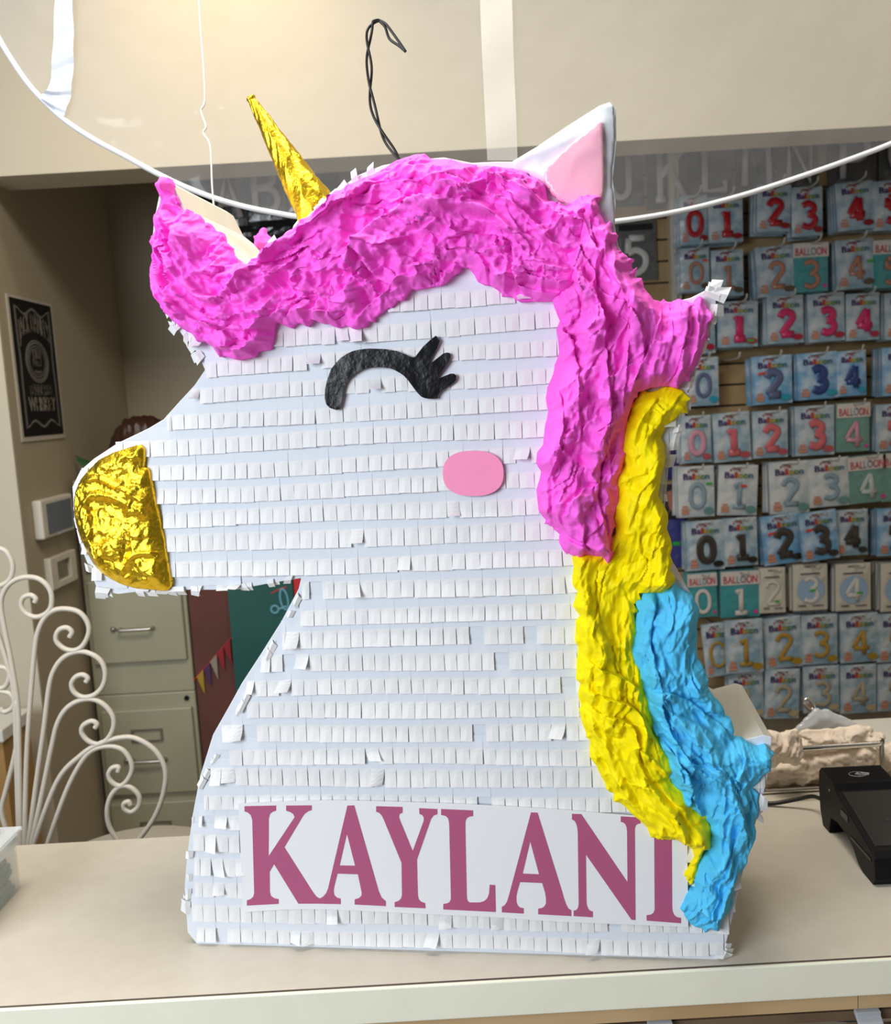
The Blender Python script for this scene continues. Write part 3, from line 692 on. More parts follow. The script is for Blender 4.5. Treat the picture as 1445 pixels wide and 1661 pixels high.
for p in top:
    for k in range(NZ+1):
        t = k/NZ; z = p[2] + (max(zt, p[2]+0.01)-p[2])*t
        v.append((p[0], 0.004*math.sin(p[0]*9+z*4)*t, z))
for i in range(len(top)-1):
    for k in range(NZ): q = i*(NZ+1)+k; f.append((q, q+NZ+1, q+NZ+2, q+1))
b = MB(); b.add(v, f); b.build('film', M['vinyl'], vs_, smooth=True)
def ribbon(pl, pr, y, m, name, parent, amp=0.0):
    a = spline([S3(*p) for p in pl], 6); c = spline([S3(*p) for p in pr], 6); v = []; f = []
    for i, (p, q) in enumerate(zip(a, c)):
        for k in range(5):
            t = k/4; z = p.lerp(q, t); v.append((z.x, y + amp*math.sin(i*0.7+t*2), z.z))
    for i in range(len(a)-1):
        for k in range(4): q = i*5+k; f.append((q, q+1, q+6, q+5))
    b = MB(); b.add(v, f); return b.build(name, m, parent, smooth=True)
o = ribbon([(92,-30),(91,20),(88,75),(86,115),(80,147),(69,155),(70,164)], [(120,-30),(121,30),(122,75),(121,115),(118,150),(113,172),(104,193)], -0.006, M['strapblue'], 'strap', vs_, .002); o['label'] = 'bluish satin strap stitched to the rim'
o = ribbon([(777,-30),(781,80),(786,180),(790,262)], [(829,-30),(832,80),(836,180),(839,262)], -0.006, M['strap'], 'strap', vs_, .001); o['label'] = 'long white satin strap'
st = MB(); pts = []
for i, p in enumerate(spline([atY(x, y, SY-0.03) for x, y in [(321,-30),(325,40),(331,120),(332,165),(326,180),(334,205),(330,216),(341,238),(344,300),(349,360)]], 8)): pts.append(p)
st.tube(pts, 0.0015, 6); o = st.build('curling_ribbon', M['string'], smooth=True); tag(o, 'thin white curling ribbon hanging left of the gold horn', 'ribbon')

# ================================================================== LEFT WALL
NRM = Matrix.Rotation(math.pi/2, 4, 'Z')     # things on the alcove side wall face +x
def onwall(name, label, cat, y, z): return thing(name, label, cat, (XL, y, z), math.pi/2)
# local frame: x runs to the back (+y), -y faces into the room
ya, yb2, zt_, zb_ = 2.689, 2.971, 1.981, 1.5825
pw, ph = yb2-ya, zt_-zb_
po = onwall('poster', 'tall black whiskey label poster with white border on the left wall', 'poster', (ya+yb2)/2, zb_)
b = MB(); b.box((-pw/2-.012, -.004, -.014), (pw/2+.014, 0, ph+.008)); b.build('border', M['poster_white'], po)
b = MB(); b.box((-pw/2, -.0052, 0), (pw/2, -.003, ph)); b.build('panel', M['poster_black'], po)
b = MB()
text(b, "JACK DANIEL'S", 0, ph*.70, .058, pw*.74, -.0062, arch=.030, bold=.0008, hfun=lambda t: 1.0)
b.build('lettering', M['poster_ink'], po)
b = MB(); text(b, "OLD", 0, ph*.575, .030, .052, -.0062, bold=.0007); text(b, "No.7", 0, ph*.52, .026, .060, -.0062, bold=.0005); b.build('lettering', M['poster_ink'], po)
b = MB(); text(b, "TENNESSEE", 0.004, ph*.30, .034, pw*.58, -.0062, bold=.0005); text(b, "WHISKEY", 0.004, ph*.185, .042, pw*.66, -.0062, bold=.0012); b.build('lettering', M['poster_ink'], po)
b = MB()
for rx, rz_, r in ((.078, .062, .0022), (.070, .055, .003), (.060, .046, .002), (.052, .039, .0012)):
    b.tube([(rx*math.cos(a), -.006, ph*.555+rz_*math.sin(a)) for a in (2*math.pi*k/40 for k in range(40))], r, 6, True, flat=.3)
b.tube([(x, -.006, ph*.485-.004*(1-(x/.02)**2)) for x in (-.02, -.01, 0, .01, .02)], .0025, 6, flat=.3)
b.build('emblem_ring', M['poster_grey'], po)
b = MB(); hx = pw/2-.022
for off in (0, .007):
    p = []
    for k in range(13): t = k/12; p.append((-hx+off+(2*hx-2*off)*t, -.006, ph-.030-off*.5+.010*math.cos(t*4*math.pi)))
    for k in range(1, 12): t = k/12; p.append((hx-off-.004*math.exp(-((t-.45)/.12)**2), -.006, ph-.030+(-ph+.062)*t))
    for k in range(13): t = k/12; p.append((hx-off-(2*hx-2*off)*t, -.006, .034+off*.5-.010*math.cos(t*4*math.pi)))
    for k in range(1, 12): t = k/12; p.append((-hx+off+.004*math.exp(-((t-.55)/.12)**2), -.006, .034+(ph-.062)*t))
    b.tube(p, .0018, 6, True, flat=.3)
b.build('scroll_border', M['poster_grey'], po)
# thermostat and framed box under it
th = onwall('wall_thermostat', 'cream wall thermostat with blue grey display', 'thermostat', 2.807, 1.337)
b = MB(); b.box((-.115, -.030, -.058), (.115, 0, .058)); b.build('housing', M['white_plastic'], th, bevel=.006)
b = MB(); b.box((-.082, -.032, -.046), (.098, -.029, .044)); b.build('display', M['navyscreen'], th)
b = MB(); text(b, '72', 0, -.005, .028, .04, -.0325); 
b = MB(); b.box((-.02, -.0345, -.0545), (.02, -.030, -.0495)); b.build('button', M['grey_plastic'], th)
fr = onwall('wall_plate', 'small cream framed wall plate with dark window under the thermostat', 'wall plate', 2.830, 1.168)
b = MB()
for a, c in (((-.098, -.022, -.050), (-.05, 0, .048)), ((.05, -.022, -.050), (.094, 0, .048)), ((-.05, -.022, .028), (.05, 0, .048)), ((-.05, -.022, -.050), (.05, 0, -.030))): b.box(a, c)
b.build('frame', M['white_plastic'], fr, bevel=.003)
b = MB(); b.box((-.05, -.010, -.030), (.05, -.002, .028)); b.build('panel', M['dull'], fr)

# ================================================================== FILING CABINETS
CY = 2.95; cx0, cx1 = -1.190, -0.860; cw = cx1-cx0
def cabinet(z0, label, lowtop):
    h = 0.715; t = thing('filing_cabinet', label, 'filing cabinet', ((cx0+cx1)/2, CY, z0), 0, None)
    b = MB(); b.box((-cw/2, .016, 0), (cw/2, .62, h)); b.build('body', M['cab'], t, bevel=.004)
    if lowtop: dz = ((.375, .665), (.055, .345))
    else: dz = ((.420, .700), (.110, .385))
    for k, (a, c) in enumerate(dz):
        b = MB(); b.box((-cw/2+.018, 0, a), (cw/2-.012, .02, c)); d = b.build('drawer', M['cab'], t, bevel=.004)
        hz = a + (c-a)*.42
        b = MB(); b.tube(spline([(-.052, 0, hz), (-.052, -.022, hz), (-.04, -.026, hz), (.04, -.026, hz), (.052, -.022, hz), (.052, 0, hz)], 4), .0055, 8); b.build('handle', M['steel'], d, smooth=True)
        b = MB(); b.lathe([(.007, 0), (.009, .006), (.004, .012)], 12); o = b.build('thumb_latch', M['dull'], d, smooth=True, loc=(-.075, 0, hz)); o.rotation_euler = (R(90), 0, 0)
        if lowtop or k == 1 or True:
            if lowtop:
                b = MB(); lz = a + (c-a)*.70
                for q in (((-.052, -.005, lz-.022), (-.045, .001, lz+.022)), ((.045, -.005, lz-.022), (.052, .001, lz+.022)), ((-.045, -.005, lz+.016), (.045, .001, lz+.022)), ((-.045, -.005, lz-.022), (.045, .001, lz-.016))): b.box(*q)
                b.build('label_holder', M['dull'], d)
    if lowtop:
        b = MB(); b.lathe([(.008, 0), (.008, .006)], 14); o = b.build('lock', M['black'], t, loc=(cw/2-.028, .016, h-.022)); o.rotation_euler = (R(90), 0, 0)
    return t
cabinet(0.0, 'lower olive beige filing cabinet with two label holders, standing on the floor', True)
cabinet(0.716, 'upper olive beige filing cabinet stacked on the other, with plain drawers', False)
b = MB()
o = crumple('wrapped_parcel', [(-.13,.0),(.14,.0),(.16,.03),(.12,.075),(.02,.09),(-.08,.08),(-.15,.03)], M['brownbag'], None, step=.006, lift=.05, edge=.06, major=.02, minor=.008, seed=5, y0=0, both=True, freq=14)
q = atY(232, 740, 3.15); o.location = (q.x, 3.15, 1.445); o.scale = (.8, 1, 2.0); tag(o, 'crumpled dark brown wrapped bundle on top of the upper cabinet', 'bundle')
pl = thing('leafy_sprig', 'green leaves on the cabinet beside the brown bundle', 'plant', (-1.135, 3.03, 1.433))
tr = random.Random(4)
for k in range(5):
    a = tr.uniform(-.8, .8); l = tr.uniform(.11, .17); b = MB(); tip = Vector((math.sin(a)*l, tr.uniform(-.02, .02), .02+math.cos(a)*l*.45)); sd = Vector((tip.z, 0, -tip.x)).normalized()*.013; md = tip*.5+Vector((0, -.006, .012))
    b.add([(0, 0, 0), md+sd, tip, md-sd, md+Vector((0, .004, -.003))], [(0, 4, 1), (1, 4, 2), (2, 4, 3), (3, 4, 0)]); b.build('leaf', M['leaf'], pl, smooth=True)

# boards and bunting behind the neck
b = MB(); q = atY(395, 960, 2.98); b.box((-.855, 2.975, 0), (q.x, 3.0, 1.45)); o = b.build('fabric_panel', M['maroon']); tag(o, 'maroon fabric panel standing between the filing cabinets and the teal board', 'panel')
TY = 2.93
td = thing('teal_board', 'dark teal board standing behind the unicorn chin', 'board', (0, TY, 0))
p = atY(369, 960, TY); q = atY(474, 945, TY)
b = MB(); b.box((p.x, 0, 0), (q.x, .03, 1.45)); b.build('panel', M['teal'], td)
kY = TY/3.42
b = MB(); c = atY(461, 972, TY); k = [(c.x+(.014*math.cos(a)-0.004*math.sin(a))*kY, -.003, c.z+.040*kY*math.sin(a)) for a in (2*math.pi*i/24 for i in range(24))]; b.tube(k, .0035, 6, True, flat=.4)
c2 = atY(446, 988, TY); b.tube([(c2.x+.012*math.cos(a), -.003, c2.z+.012*math.sin(a)) for a in (2*math.pi*i/20 for i in range(20))], .0035, 6, True, flat=.4); c3 = atY(465, 983, TY); b.tube([(c2.x+.014, -.003, c2.z), (c3.x, -.003, c3.z)], .0035, 6, flat=.4)
o = b.build('painted_mark', mat('pale_blue_paint', (0.12, 0.33, 0.42), .5), td); o['label'] = 'pale blue loops and ring'
b = MB(); c = atY(455, 955, TY); d2 = atY(440, 962, TY); b.tube([(c.x+.02, -.002, c.z+.005), (c.x, -.002, c.z), (d2.x, -.002, d2.z)], .002, 6, flat=.4); b.build('painted_mark', M['red'], td)
b = MB(); p = atY(475, 930, TY); b.box((p.x, TY, 0), (p.x+.12, TY+.03, 1.3)); o = b.build('red_board', M['red']); tag(o, 'bright red board just visible in the notch under the chin', 'board')
BYB = 2.968
bt = thing('party_bunting', 'colourful strip of bunting hanging across the maroon panel', 'bunting', (0, BYB, 0))
P0 = atY(319, 1098, BYB); P1 = atY(374, 1036, BYB)
cols = [(0.55, .36, .03), (.10, .03, .12), (.42, .36, .28), (.42, .012, .02), (.40, .012, .02), (.06, .03, .10)]
for k in range(5):
    a = P0.lerp(P1, k/5); c = P0.lerp(P1, (k+.96)/5); mm = (a+c)/2; b = MB()
    b.prism([(a.x, a.z), (mm.x+.010, mm.z-.074), (c.x, c.z)], -.001-.001*k, -.0002-.001*k); b.build('pennant', mat('pennant_%d' % k, tuple(c_*.6 for c_ in cols[k]), .6), bt)
b = MB(); b.tube([(P0.x-.01, .001, P0.z-.01), (P1.x+.03, .001, P1.z+.03)], .002, 6); b.build('cord', M['red'], bt)

# ================================================================== DESK AND SCROLL CHAIR (left, behind the counter)
dk = thing('side_desk', 'honey oak desk with white top at the far left behind the scroll chair', 'desk', (-1.6, 2.44, 0))
b = MB(); b.box((-.6, -.09, .792), (.405, .09, .826)); b.build('desk_top', M['white_top'], dk, bevel=.003)
b = MB(); b.box((-.58, -.075, 0), (.395, .085, .792)); b.build('carcass', M['oak'], dk, bevel=.002)

CHY = 1.72
ch = thing('scroll_chair', 'white wrought iron chair with fan of scrolls behind the counter', 'chair', (-.80, CHY, 0))
def CH(pts, k=6): return spline([(q.x+.80, 0, q.z) for q in (atY(x/3.02, 850+y/3.02, CHY) for x, y in pts)], k)
scr = [
 [(-60,160),(-40,125),(0,120),(35,140),(60,190),(60,240),(40,280),(0,302),(-30,290)],
 [(104,1640),(100,1560),(95,1200),(88,900),(60,700),(20,500),(5,400),(15,340),(50,290),(110,262),(180,265),(230,300),(252,350),(248,410),(215,445),(170,455),(125,435),(103,395),(115,360),(150,348),(175,365),(170,385)],
 [(118,1640),(120,1560),(130,1150),(150,850),(170,620),(185,530),(215,465),(260,425),(320,415),(385,430),(425,475),(435,530),(410,590),(370,618),(320,612),(280,580),(275,545),(295,515),(330,508),(352,530),(340,555)],
 [(130,1640),(140,1560),(180,1250),(215,1000),(240,800),(265,715),(310,655),(370,627),(430,630),(490,665),(515,725),(505,790),(465,835),(410,848),(365,825),(350,785),(370,750),(405,738),(430,755),(420,775)],
 [(140,1640),(155,1565),(210,1300),(255,1080),(280,980),(320,910),(380,868),(450,858),(510,885),(552,940),(555,1000),(525,1055),(480,1078),(430,1060),(400,1020),(410,985),(450,965),(475,980),(465,1000)],
 [(150,1640),(165,1565),(280,1260),(400,1130),(500,1070),(620,1043),(700,1065),(770,1120),(810,1210),(800,1320),(760,1430),(700,1520),(650,1575)],
 [(215,1640),(235,1560),(320,1320),(390,1180),(450,1110),(530,1088),(600,1105),(640,1160),(645,1210),(620,1260),(585,1283),(545,1260),(532,1225),(550,1195),(580,1190),(578,1215)],
 [(620,1600),(580,1555),(535,1480),(525,1400),(545,1330),(590,1285),(640,1290),(680,1330),(680,1380),(645,1410),(610,1395),(608,1370),(630,1360),(640,1378)],
 [(95,1640),(85,1300),(70,850),(40,700),(0,570),(-40,450)],
 [(-30,690),(0,700),(32,708),(46,740),(30,790),(0,805),(-30,800)],
 [(-30,815),(0,818),(50,832),(70,870),(55,905),(20,920),(0,902)],
 [(82,860),(92,1000),(68,1150),(30,1300),(8,1400),(30,1500),(70,1640)]]
for s_ in scr:
    b = MB(); b.tube(CH(s_), .0050, 8); b.build('scroll', M['chairwhite'], ch, smooth=True)
b = MB(); b.tube([(-.07, 0, .70), (.24, 0, .70)], .008, 8); b.tube([(-.07, 0, .70), (-.06, .04, .638)], .008, 8); b.tube([(.21, 0, .70), (.21, .05, .638)], .008, 8); b.build('cross_rail', M['chairwhite'], ch, smooth=True)
b = MB(); b.lathe([(.02, -.012), (.20, -.012), (.215, 0), (.20, .010), (.02, .016)], 32); b.build('seat', M['chairwhite'], ch, smooth=True, loc=(.07, .19, .640))
for sx in (-.07, .21):
    for sy in (.05, .33):
        b = MB(); b.tube([(sx, sy, .635), (sx, sy, .4), (sx+(.03 if sx > 0 else -.03), sy, 0.008)], .011, 8); b.build('leg', M['chairwhite'], ch, smooth=True)

# ================================================================== CLEAR TUB (left end of the counter)
tb = thing('plastic_tub', 'clear plastic tub with clip lid at the left end of the counter', 'tub', (-.748, 1.19, CT+.0005))
tw, td_, thh = .0985, .088, .085
b = MB()
for a, c in (((-tw, -td_, 0), (tw, td_, .002)), ((-tw, -td_, .002), (-tw+.002, td_, thh)), ((tw-.002, -td_, .002), (tw, td_, thh)), ((-tw+.002, -td_, .002), (tw-.002, -td_+.002, thh)), ((-tw+.002, td_-.002, .002), (tw-.002, td_, thh))): b.box(a, c)
b.build('tub_body', M['tubplastic'], tb)
b = MB(); b.box((-tw-.006, -td_-.006, thh), (tw+.010, td_+.006, thh+.006)); b.box((-tw+.012, -td_+.012, thh+.006), (tw-.012, td_-.012, thh+.012)); b.build('lid', M['tublid'], tb, bevel=.002)
b = MB(); b.box((tw+.004, -.03, thh-.012), (tw+.012, .075, thh+.004)); b.build('clip', M['tublid'], tb, bevel=.002)
for k in range(6):
    b = MB(); b.box((-.09+.002*(k % 2), -.080, 0), (.0945-.003*(k % 3), .080-.003*(k % 2), .0075)); o = b.build('glitter_sheet', M['glitter'], loc=(-.748, 1.19, CT+.003+k*.0082), bevel=.001)
    o.rotation_euler = (0, 0, 0); tag(o, 'blue grey glitter sheet lying in the stack inside the clear tub', 'sheet', 'glitter sheets in the clear tub')

# ================================================================== RIGHT: BACK TABLE, BASKET, TISSUE, TERMINAL
bk = thing('back_table', 'plain white tabletop behind the basket at the right photo edge', 'table', (1.0, 1.6, 0))
b = MB(); b.box((-.25, -.03, .915), (.60, .158, .949)); b.build('tabletop', M['white_top'], bk, bevel=.002)
for sx in (-.22, .53):
    for sy in (0, .12):
        b = MB(); b.box((sx-.02, sy-.02, 0), (sx+.02, sy+.02, .915)); b.build('leg', M['white_top'], bk)
BZ = .9505
wb = thing('wire_basket', 'chrome wire basket full of cream tissue behind the card terminal', 'basket', (.59, 1.53, BZ))
def rect(z, x0, x1, y0, y1, r=.018):
    p = []
    for cx, cy, a0 in ((x1-r, y1-r, 0), (x0+r, y1-r, 90), (x0+r, y0+r, 180), (x1-r, y0+r, 270)):
        for k in range(5): a = R(a0+k*22.5); p.append((cx+r*math.cos(a), cy+r*math.sin(a), z))
    return p
b = MB(); b.tube(rect(.074, -.115, .105, -.085, -.025), .0045, 8, True); b.build('top_rail', M['chrome'], wb, smooth=True)
b = MB(); b.tube(rect(.0045, -.115, .105, -.085, -.025), .004, 8, True); b.build('bottom_rail', M['chrome'], wb, smooth=True)
for x, y in ((-.097, -.085), (.098, -.083), (-.097, -.025), (.098, -.025)):
    b = MB(); b.tube([(x, y, .076), (x*1.02, y, .04), (x, y, .0045)], .004, 8); b.build('upright', M['dull'], wb, smooth=True)
def flatpoly(px, Y, ox=0, oz=0):
    return [(q.x-ox, q.z-oz) for q in (atY(x, y, Y) for x, y in px)]
def bundle(label, px, Y, m=M['cloth'], seed=1, name='tissue_bundle', group=None, **kw):
    q = dict(step=.002, lift=.006, edge=.03, major=.008, minor=.006, fine=.003, freq=44, seed=seed, both=True, y0=0, ragged=.003, folds=.008); q.update(kw)
    o = crumple(name, flatpoly(px, Y), m, None, **q); o.location = (0, Y, 0); return tag(o, label, 'tissue paper')
bundle('cream tissue wad poking over the basket beside the blue mane', [(1245,1188),(1268,1190),(1286,1183),(1297,1195),(1302,1212),(1297,1233),(1288,1240),(1270,1236),(1246,1240)], 1.425, seed=3, ang=1.2)
bundle('long rumpled cream tissue spilling along the basket top rail', [(1288,1215),(1298,1190),(1320,1184),(1360,1182),(1395,1176),(1408,1180),(1420,1186),(1434,1192),(1428,1206),(1412,1207),(1350,1216),(1300,1226)], 1.474, seed=6, aniso=2.2, ang=.1)
bundle('pale cream tissue packed inside the basket', [(1235,1240),(1290,1222),(1340,1216),(1412,1212),(1424,1240),(1420,1268),(1380,1268),(1310,1273),(1240,1276)], 1.474, seed=9, lift=.012, major=.007, step=.003)
bundle('cream tissue wad right of the basket at the photo edge', [(1424,1215),(1445,1205),(1475,1210),(1480,1262),(1440,1262),(1430,1246)], 1.50, seed=12)
bg = crumple('plastic_bag', flatpoly([(1284,1192),(1306,1166),(1322,1152),(1336,1151),(1352,1156),(1384,1172),(1404,1188),(1372,1192),(1340,1196),(1310,1194)], 1.60), M['bagplastic'], None, step=.003, lift=.012, edge=.03, major=.006, minor=.002, fine=0, freq=16, seed=15, both=True, y0=0); bg.location = (0, 1.60, 0); tag(bg, 'cloudy clear plastic bag standing up behind the basket', 'bag')
sc_ = thing('scissors', 'chrome handled scissors sticking out of the plastic bag', 'scissors', (0, 1.64, 0))
q = [atY(x, y, 1.64) for x, y in [(1318,1152),(1308,1147),(1304,1139),(1308,1134),(1314,1136),(1319,1145)]]
b = MB(); b.tube(spline([(p.x, 0, p.z) for p in q], 6, True), .0035, 8, True); b.build('handle_loop', M['chrome'], sc_, smooth=True)
for a, c in (((1318,1150),(1356,1178)), ((1316,1153),(1346,1182))):
    p, r_ = atY(*a, 1.64), atY(*c, 1.64); b = MB(); b.tube([(p.x, .0, p.z), ((p.x+r_.x)/2, 0, (p.z+r_.z)/2), (r_.x, 0, r_.z)], [.003, .006, .004], 8); b.build('blade', M['dull'], sc_, smooth=True)

# --- card terminal: x across, y from front (0) to back, z up
tA = atZ(1424, 1438, CT); tB = atZ(1345, 1337, CT)
term = thing('card_terminal', 'black payment card terminal with contactless mark at the right end of the counter', 'card terminal', (0.538, 1.148, CT), R(-1.5))
TWD, TL = .088, .196
prof = [(0.006,0),(0.040,0),(0.056,.006),(0.072,.020),(0.090,.027),(0.125,.030),(0.148,.026),(0.153,.012),(0.154,0),(0.180,0),(0.190,.020),(0.196,.060),(0.194,.080),(0.186,.0885),(0.138,.0845),(0.130,.0755),(0.012,.0440),(0.002,.038),(0,.010)]
prof = [(p[0], p[1]+.0004) for p in prof]
b = MB(); b.prism([(p[0], p[1]) for p in prof], 0, TWD)
b.v = [(TWD - v[1], v[0], v[2]) for v in b.v]; b.f = [tuple(f) for f in b.f]
b.build('housing', M['black'], term, bevel=.0035, segs=3)
def slope(y): return .0440 + (y-.012)*(.0755-.0440)/.118
b = MB(); y0_, y1_ = .020, .127
b.add([(.008, y0_, slope(y0_)+.0012), (TWD-.008, y0_, slope(y0_)+.0012), (TWD-.008, y1_, slope(y1_)+.0012), (.008, y1_, slope(y1_)+.0012),
       (.008, y0_, slope(y0_)-.004), (TWD-.008, y0_, slope(y0_)-.004), (TWD-.008, y1_, slope(y1_)-.004), (.008, y1_, slope(y1_)-.004)], [(0, 1, 2, 3), (0, 4, 5, 1), (1, 5, 6, 2), (2, 6, 7, 3), (3, 7, 4, 0), (7, 6, 5, 4)])
o = b.build('screen', M['screen'], term, bevel=.0006); o['label'] = 'glossy dark grey screen'
b = MB(); zt2 = lambda y: .0845 + (y-.138)*(.004/.048) + .0009
def ring(rx, ry, r, cx, cy, a0=0, a1=360, n=30): b.tube([(cx+rx*math.cos(R(a0+(a1-a0)*k/n)), cy+ry*math.sin(R(a0+(a1-a0)*k/n)), zt2(cy)) for k in range(n+1)], r, 6, flat=.4)
ring(.0125, .0085, .0005, .044, .160)
for k in range(4): ring(.002+.0022*k, .002+.0018*k, .0006, .0395, .160, -50, 50, 10)
b.tube([(.050, .163, zt2(.163)), (.058, .1615, zt2(.1615)), (.061, .160, zt2(.16))], .0012, 6, flat=.4); b.tube([(.049, .158, zt2(.158)), (.059, .157, zt2(.157))], .0010, 6, flat=.4)
o = b.build('contactless_mark', M['iconwhite'], term); o['label'] = 'pale grey contactless payment mark'
b = MB(); b.tube([(.040+.004*k, .066+(.0012 if k % 2 else -.0004), slope(.066)+.0016) for k in range(9)], .0007, 6, flat=.4); o = b.build('screen_mark', M['icongrey'], term)
b = MB(); b.box((-.0012, .085, .048), (.002, .112, .060)); b.build('side_button', M['screen'], term, bevel=.002)
b = MB(); b.box((-.0008, .012, .030), (.002, .078, .034)); b.build('card_slot', M['screen'], term)
b = MB(); b.box((.03, -.0006, .018), (.075, .002, .024)); b.build('card_slot', M['screen'], term)
b = MB(); b.lathe([(.002, -.001), (.002, .001)], 10); o = b.build('screw', M['chrome'], term, loc=(0, .152, .068)); o.rotation_euler = (0, R(90), 0)
b = MB(); b.tube(spline([(.552, 1.350, CT+.03), (.545, 1.372, CT+.026), (.525, 1.386, CT+.016), (.495, 1.398, CT+.006), (.47, 1.405, CT+.0042), (.40, 1.41, CT+.0042)], 8), .0033, 8); o = b.build('power_cable', M['blackwire'], smooth=True); tag(o, 'black cable running from the card terminal along the counter back edge', 'cable')
bb = thing('black_pump_bottle', 'dark blue black bottle cut off by the right photo edge', 'bottle', (.80, 1.50, BZ))
b = MB(); b.lathe([(.030, 0), (.034, .004), (.034, .10), (.028, .115), (.012, .122), (.012, .14)], 24); b.build('bottle_body', mat('navy_plastic', (.012, .016, .028), .3), bb, smooth=True)
b = MB(); b.lathe([(.014, .1405), (.014, .155)], 20); b.build('cap', M['black'], bb)

# ================================================================== BALLOON PACKS
PY = 3.50
M['cloud'] = mat('pale_blue_pack', (0.22, 0.36, 0.46), 0.3, coat=0.5, noise=((0.62, 0.66, 0.68), 14, 0.38, 0.66), bump=(22, .35, .006))
M['cloudw'] = mat('greyed_pack', (0.36, 0.45, 0.50), 0.3, coat=0.5, noise=((0.66, 0.67, 0.66), 12, 0.34, 0.6), bump=(22, .35, .006))
M['cloudb'] = mat('bright_blue_pack', (0.13, 0.34, 0.58), 0.3, coat=0.5, noise=((0.58, 0.68, 0.76), 14, 0.42, 0.68), bump=(22, .35, .006))
M['tealpack'] = mat('teal_pack', (0.055, 0.31, 0.33), 0.3, coat=0.5, bump=(22, .35, .006))
M['greenpack'] = mat('grey_green_pack', (0.15, 0.31, 0.27), 0.3, coat=0.5, bump=(22, .35, .006))
M['ivory'] = mat('ivory_card', (0.62, 0.58, 0.49), 0.4, coat=0.3)
M['edgeside'] = mat('pack_side', (0.30, 0.36, 0.41), 0.25, coat=0.6)
M['strip'] = mat('pack_white_strip', (0.66, 0.60, 0.56), 0.35)
M['greypouch'] = mat('dark_grey_pouch', (0.125, 0.125, 0.128), 0.25, coat=0.5, bump=(20, .6, .01))
M['blackpouch'] = mat('near_black_pouch', (0.02, 0.019, 0.02), 0.25, coat=0.5, bump=(20, .6, .01))
M['letter'] = mat('silver_letter', (0.62, 0.58, 0.60), 0.35)
M['greenstk'] = mat('green_sticker', (0.03, 0.38, 0.05), .5)
M['redstk'] = mat('red_sticker', (0.65, 0.05, 0.02), .5)
M['badge'] = mat('orange_badge', (0.58, 0.24, 0.14), .5)
M['bluedisc'] = mat('pale_blue_disc', (0.30, 0.45, 0.62), .5)
M['darkprint'] = mat('dark_print', (0.10, 0.10, 0.12), .5)
M['magenta_dot'] = mat('magenta_dot', (0.62, 0.04, 0.30), .5)
def ink(name, c, rough=.4): return mat(name, c, rough, coat=.3)
I = {'red': ink('digit_red', (.42, .008, .018)), 'rose': ink('digit_rose_gold', (.46, .20, .125)), 'hot': ink('digit_hot_pink', (.60, .018, .13)), 'blue': ink('digit_navy_blue', (.018, .045, .20)),
     'coral': ink('digit_coral', (.62, .13, .15)), 'silver': ink('digit_silver_grey', (.25, .34, .41)), 'black': ink('digit_black_brown', (.045, .034, .028)), 'white': ink('digit_white', (.66, .62, .58)),
     'gold': ink('digit_gold', (.42, .25, .035)), 'champ': ink('digit_champagne', (.40, .34, .24)), 'palepink': ink('digit_pale_pink', (.62, .30, .38)), 'lilac': ink('digit_slate_blue', (.10, .12, .24)), 'palewhite': ink('digit_pale_grey', (.50, .56, .53))}
OV = {'red': (.26, .004, .010), 'rose': (.09, .055, .03), 'hot': (.35, .004, .035), 'blue': (.01, .28, .40), 'coral': (.42, .07, .08), 'silver': (.11, .26, .24), 'black': (.012, .01, .008), 'white': (.4, .4, .4), 'gold': (.35, .22, .01), 'champ': (.45, .36, .20)}
OM = {k: ink('oval_'+k, v, .3) for k, v in OV.items()}
LC = [ink('logo_%d' % i, c, .5) for i, c in enumerate([(.05, .03, .18), (.12, .03, .16), (.42, .02, .03), (.45, .08, .02), (.50, .36, .03), (.14, .30, .06), (.06, .16, .26)])]
DG = {0: [spline([(.5+.33*math.cos(R(a)), 0, .75+.60*math.copysign(abs(math.sin(R(a)))**.8, math.sin(R(a)))) for a in range(0, 360, 20)], 2, True)],
      1: [[(.28, 0, 1.16), (.40, 0, 1.26), (.52, 0, 1.36), (.52, 0, .7), (.52, 0, .12)], [(.22, 0, .10), (.5, 0, .10), (.82, 0, .10)]],
      2: [spline([(.16, 0, 1.08), (.28, 0, 1.32), (.52, 0, 1.38), (.78, 0, 1.22), (.78, 0, .96), (.55, 0, .62), (.22, 0, .14)], 4), [(.20, 0, .11), (.5, 0, .13), (.86, 0, .11)]],
      3: [spline([(.20, 0, 1.26), (.48, 0, 1.39), (.76, 0, 1.22), (.74, 0, .94), (.48, 0, .80)], 4), spline([(.46, 0, .80), (.78, 0, .64), (.80, 0, .32), (.52, 0, .10), (.18, 0, .22)], 4)],
      4: [[(.66, 0, .10), (.66, 0, .7), (.64, 0, 1.36)], spline([(.64, 0, 1.36), (.38, 0, .95), (.14, 0, .50)], 4), [(.14, 0, .47), (.5, 0, .44), (.90, 0, .46)]],
      5: [[(.80, 0, 1.35), (.5, 0, 1.35), (.26, 0, 1.35)], [(.26, 0, 1.35), (.24, 0, 1.1), (.22, 0, .82)], spline([(.22, 0, .82), (.52, 0, .92), (.80, 0, .70), (.78, 0, .32), (.50, 0, .10), (.18, 0, .20)], 4)]}
tr = random.Random(5)
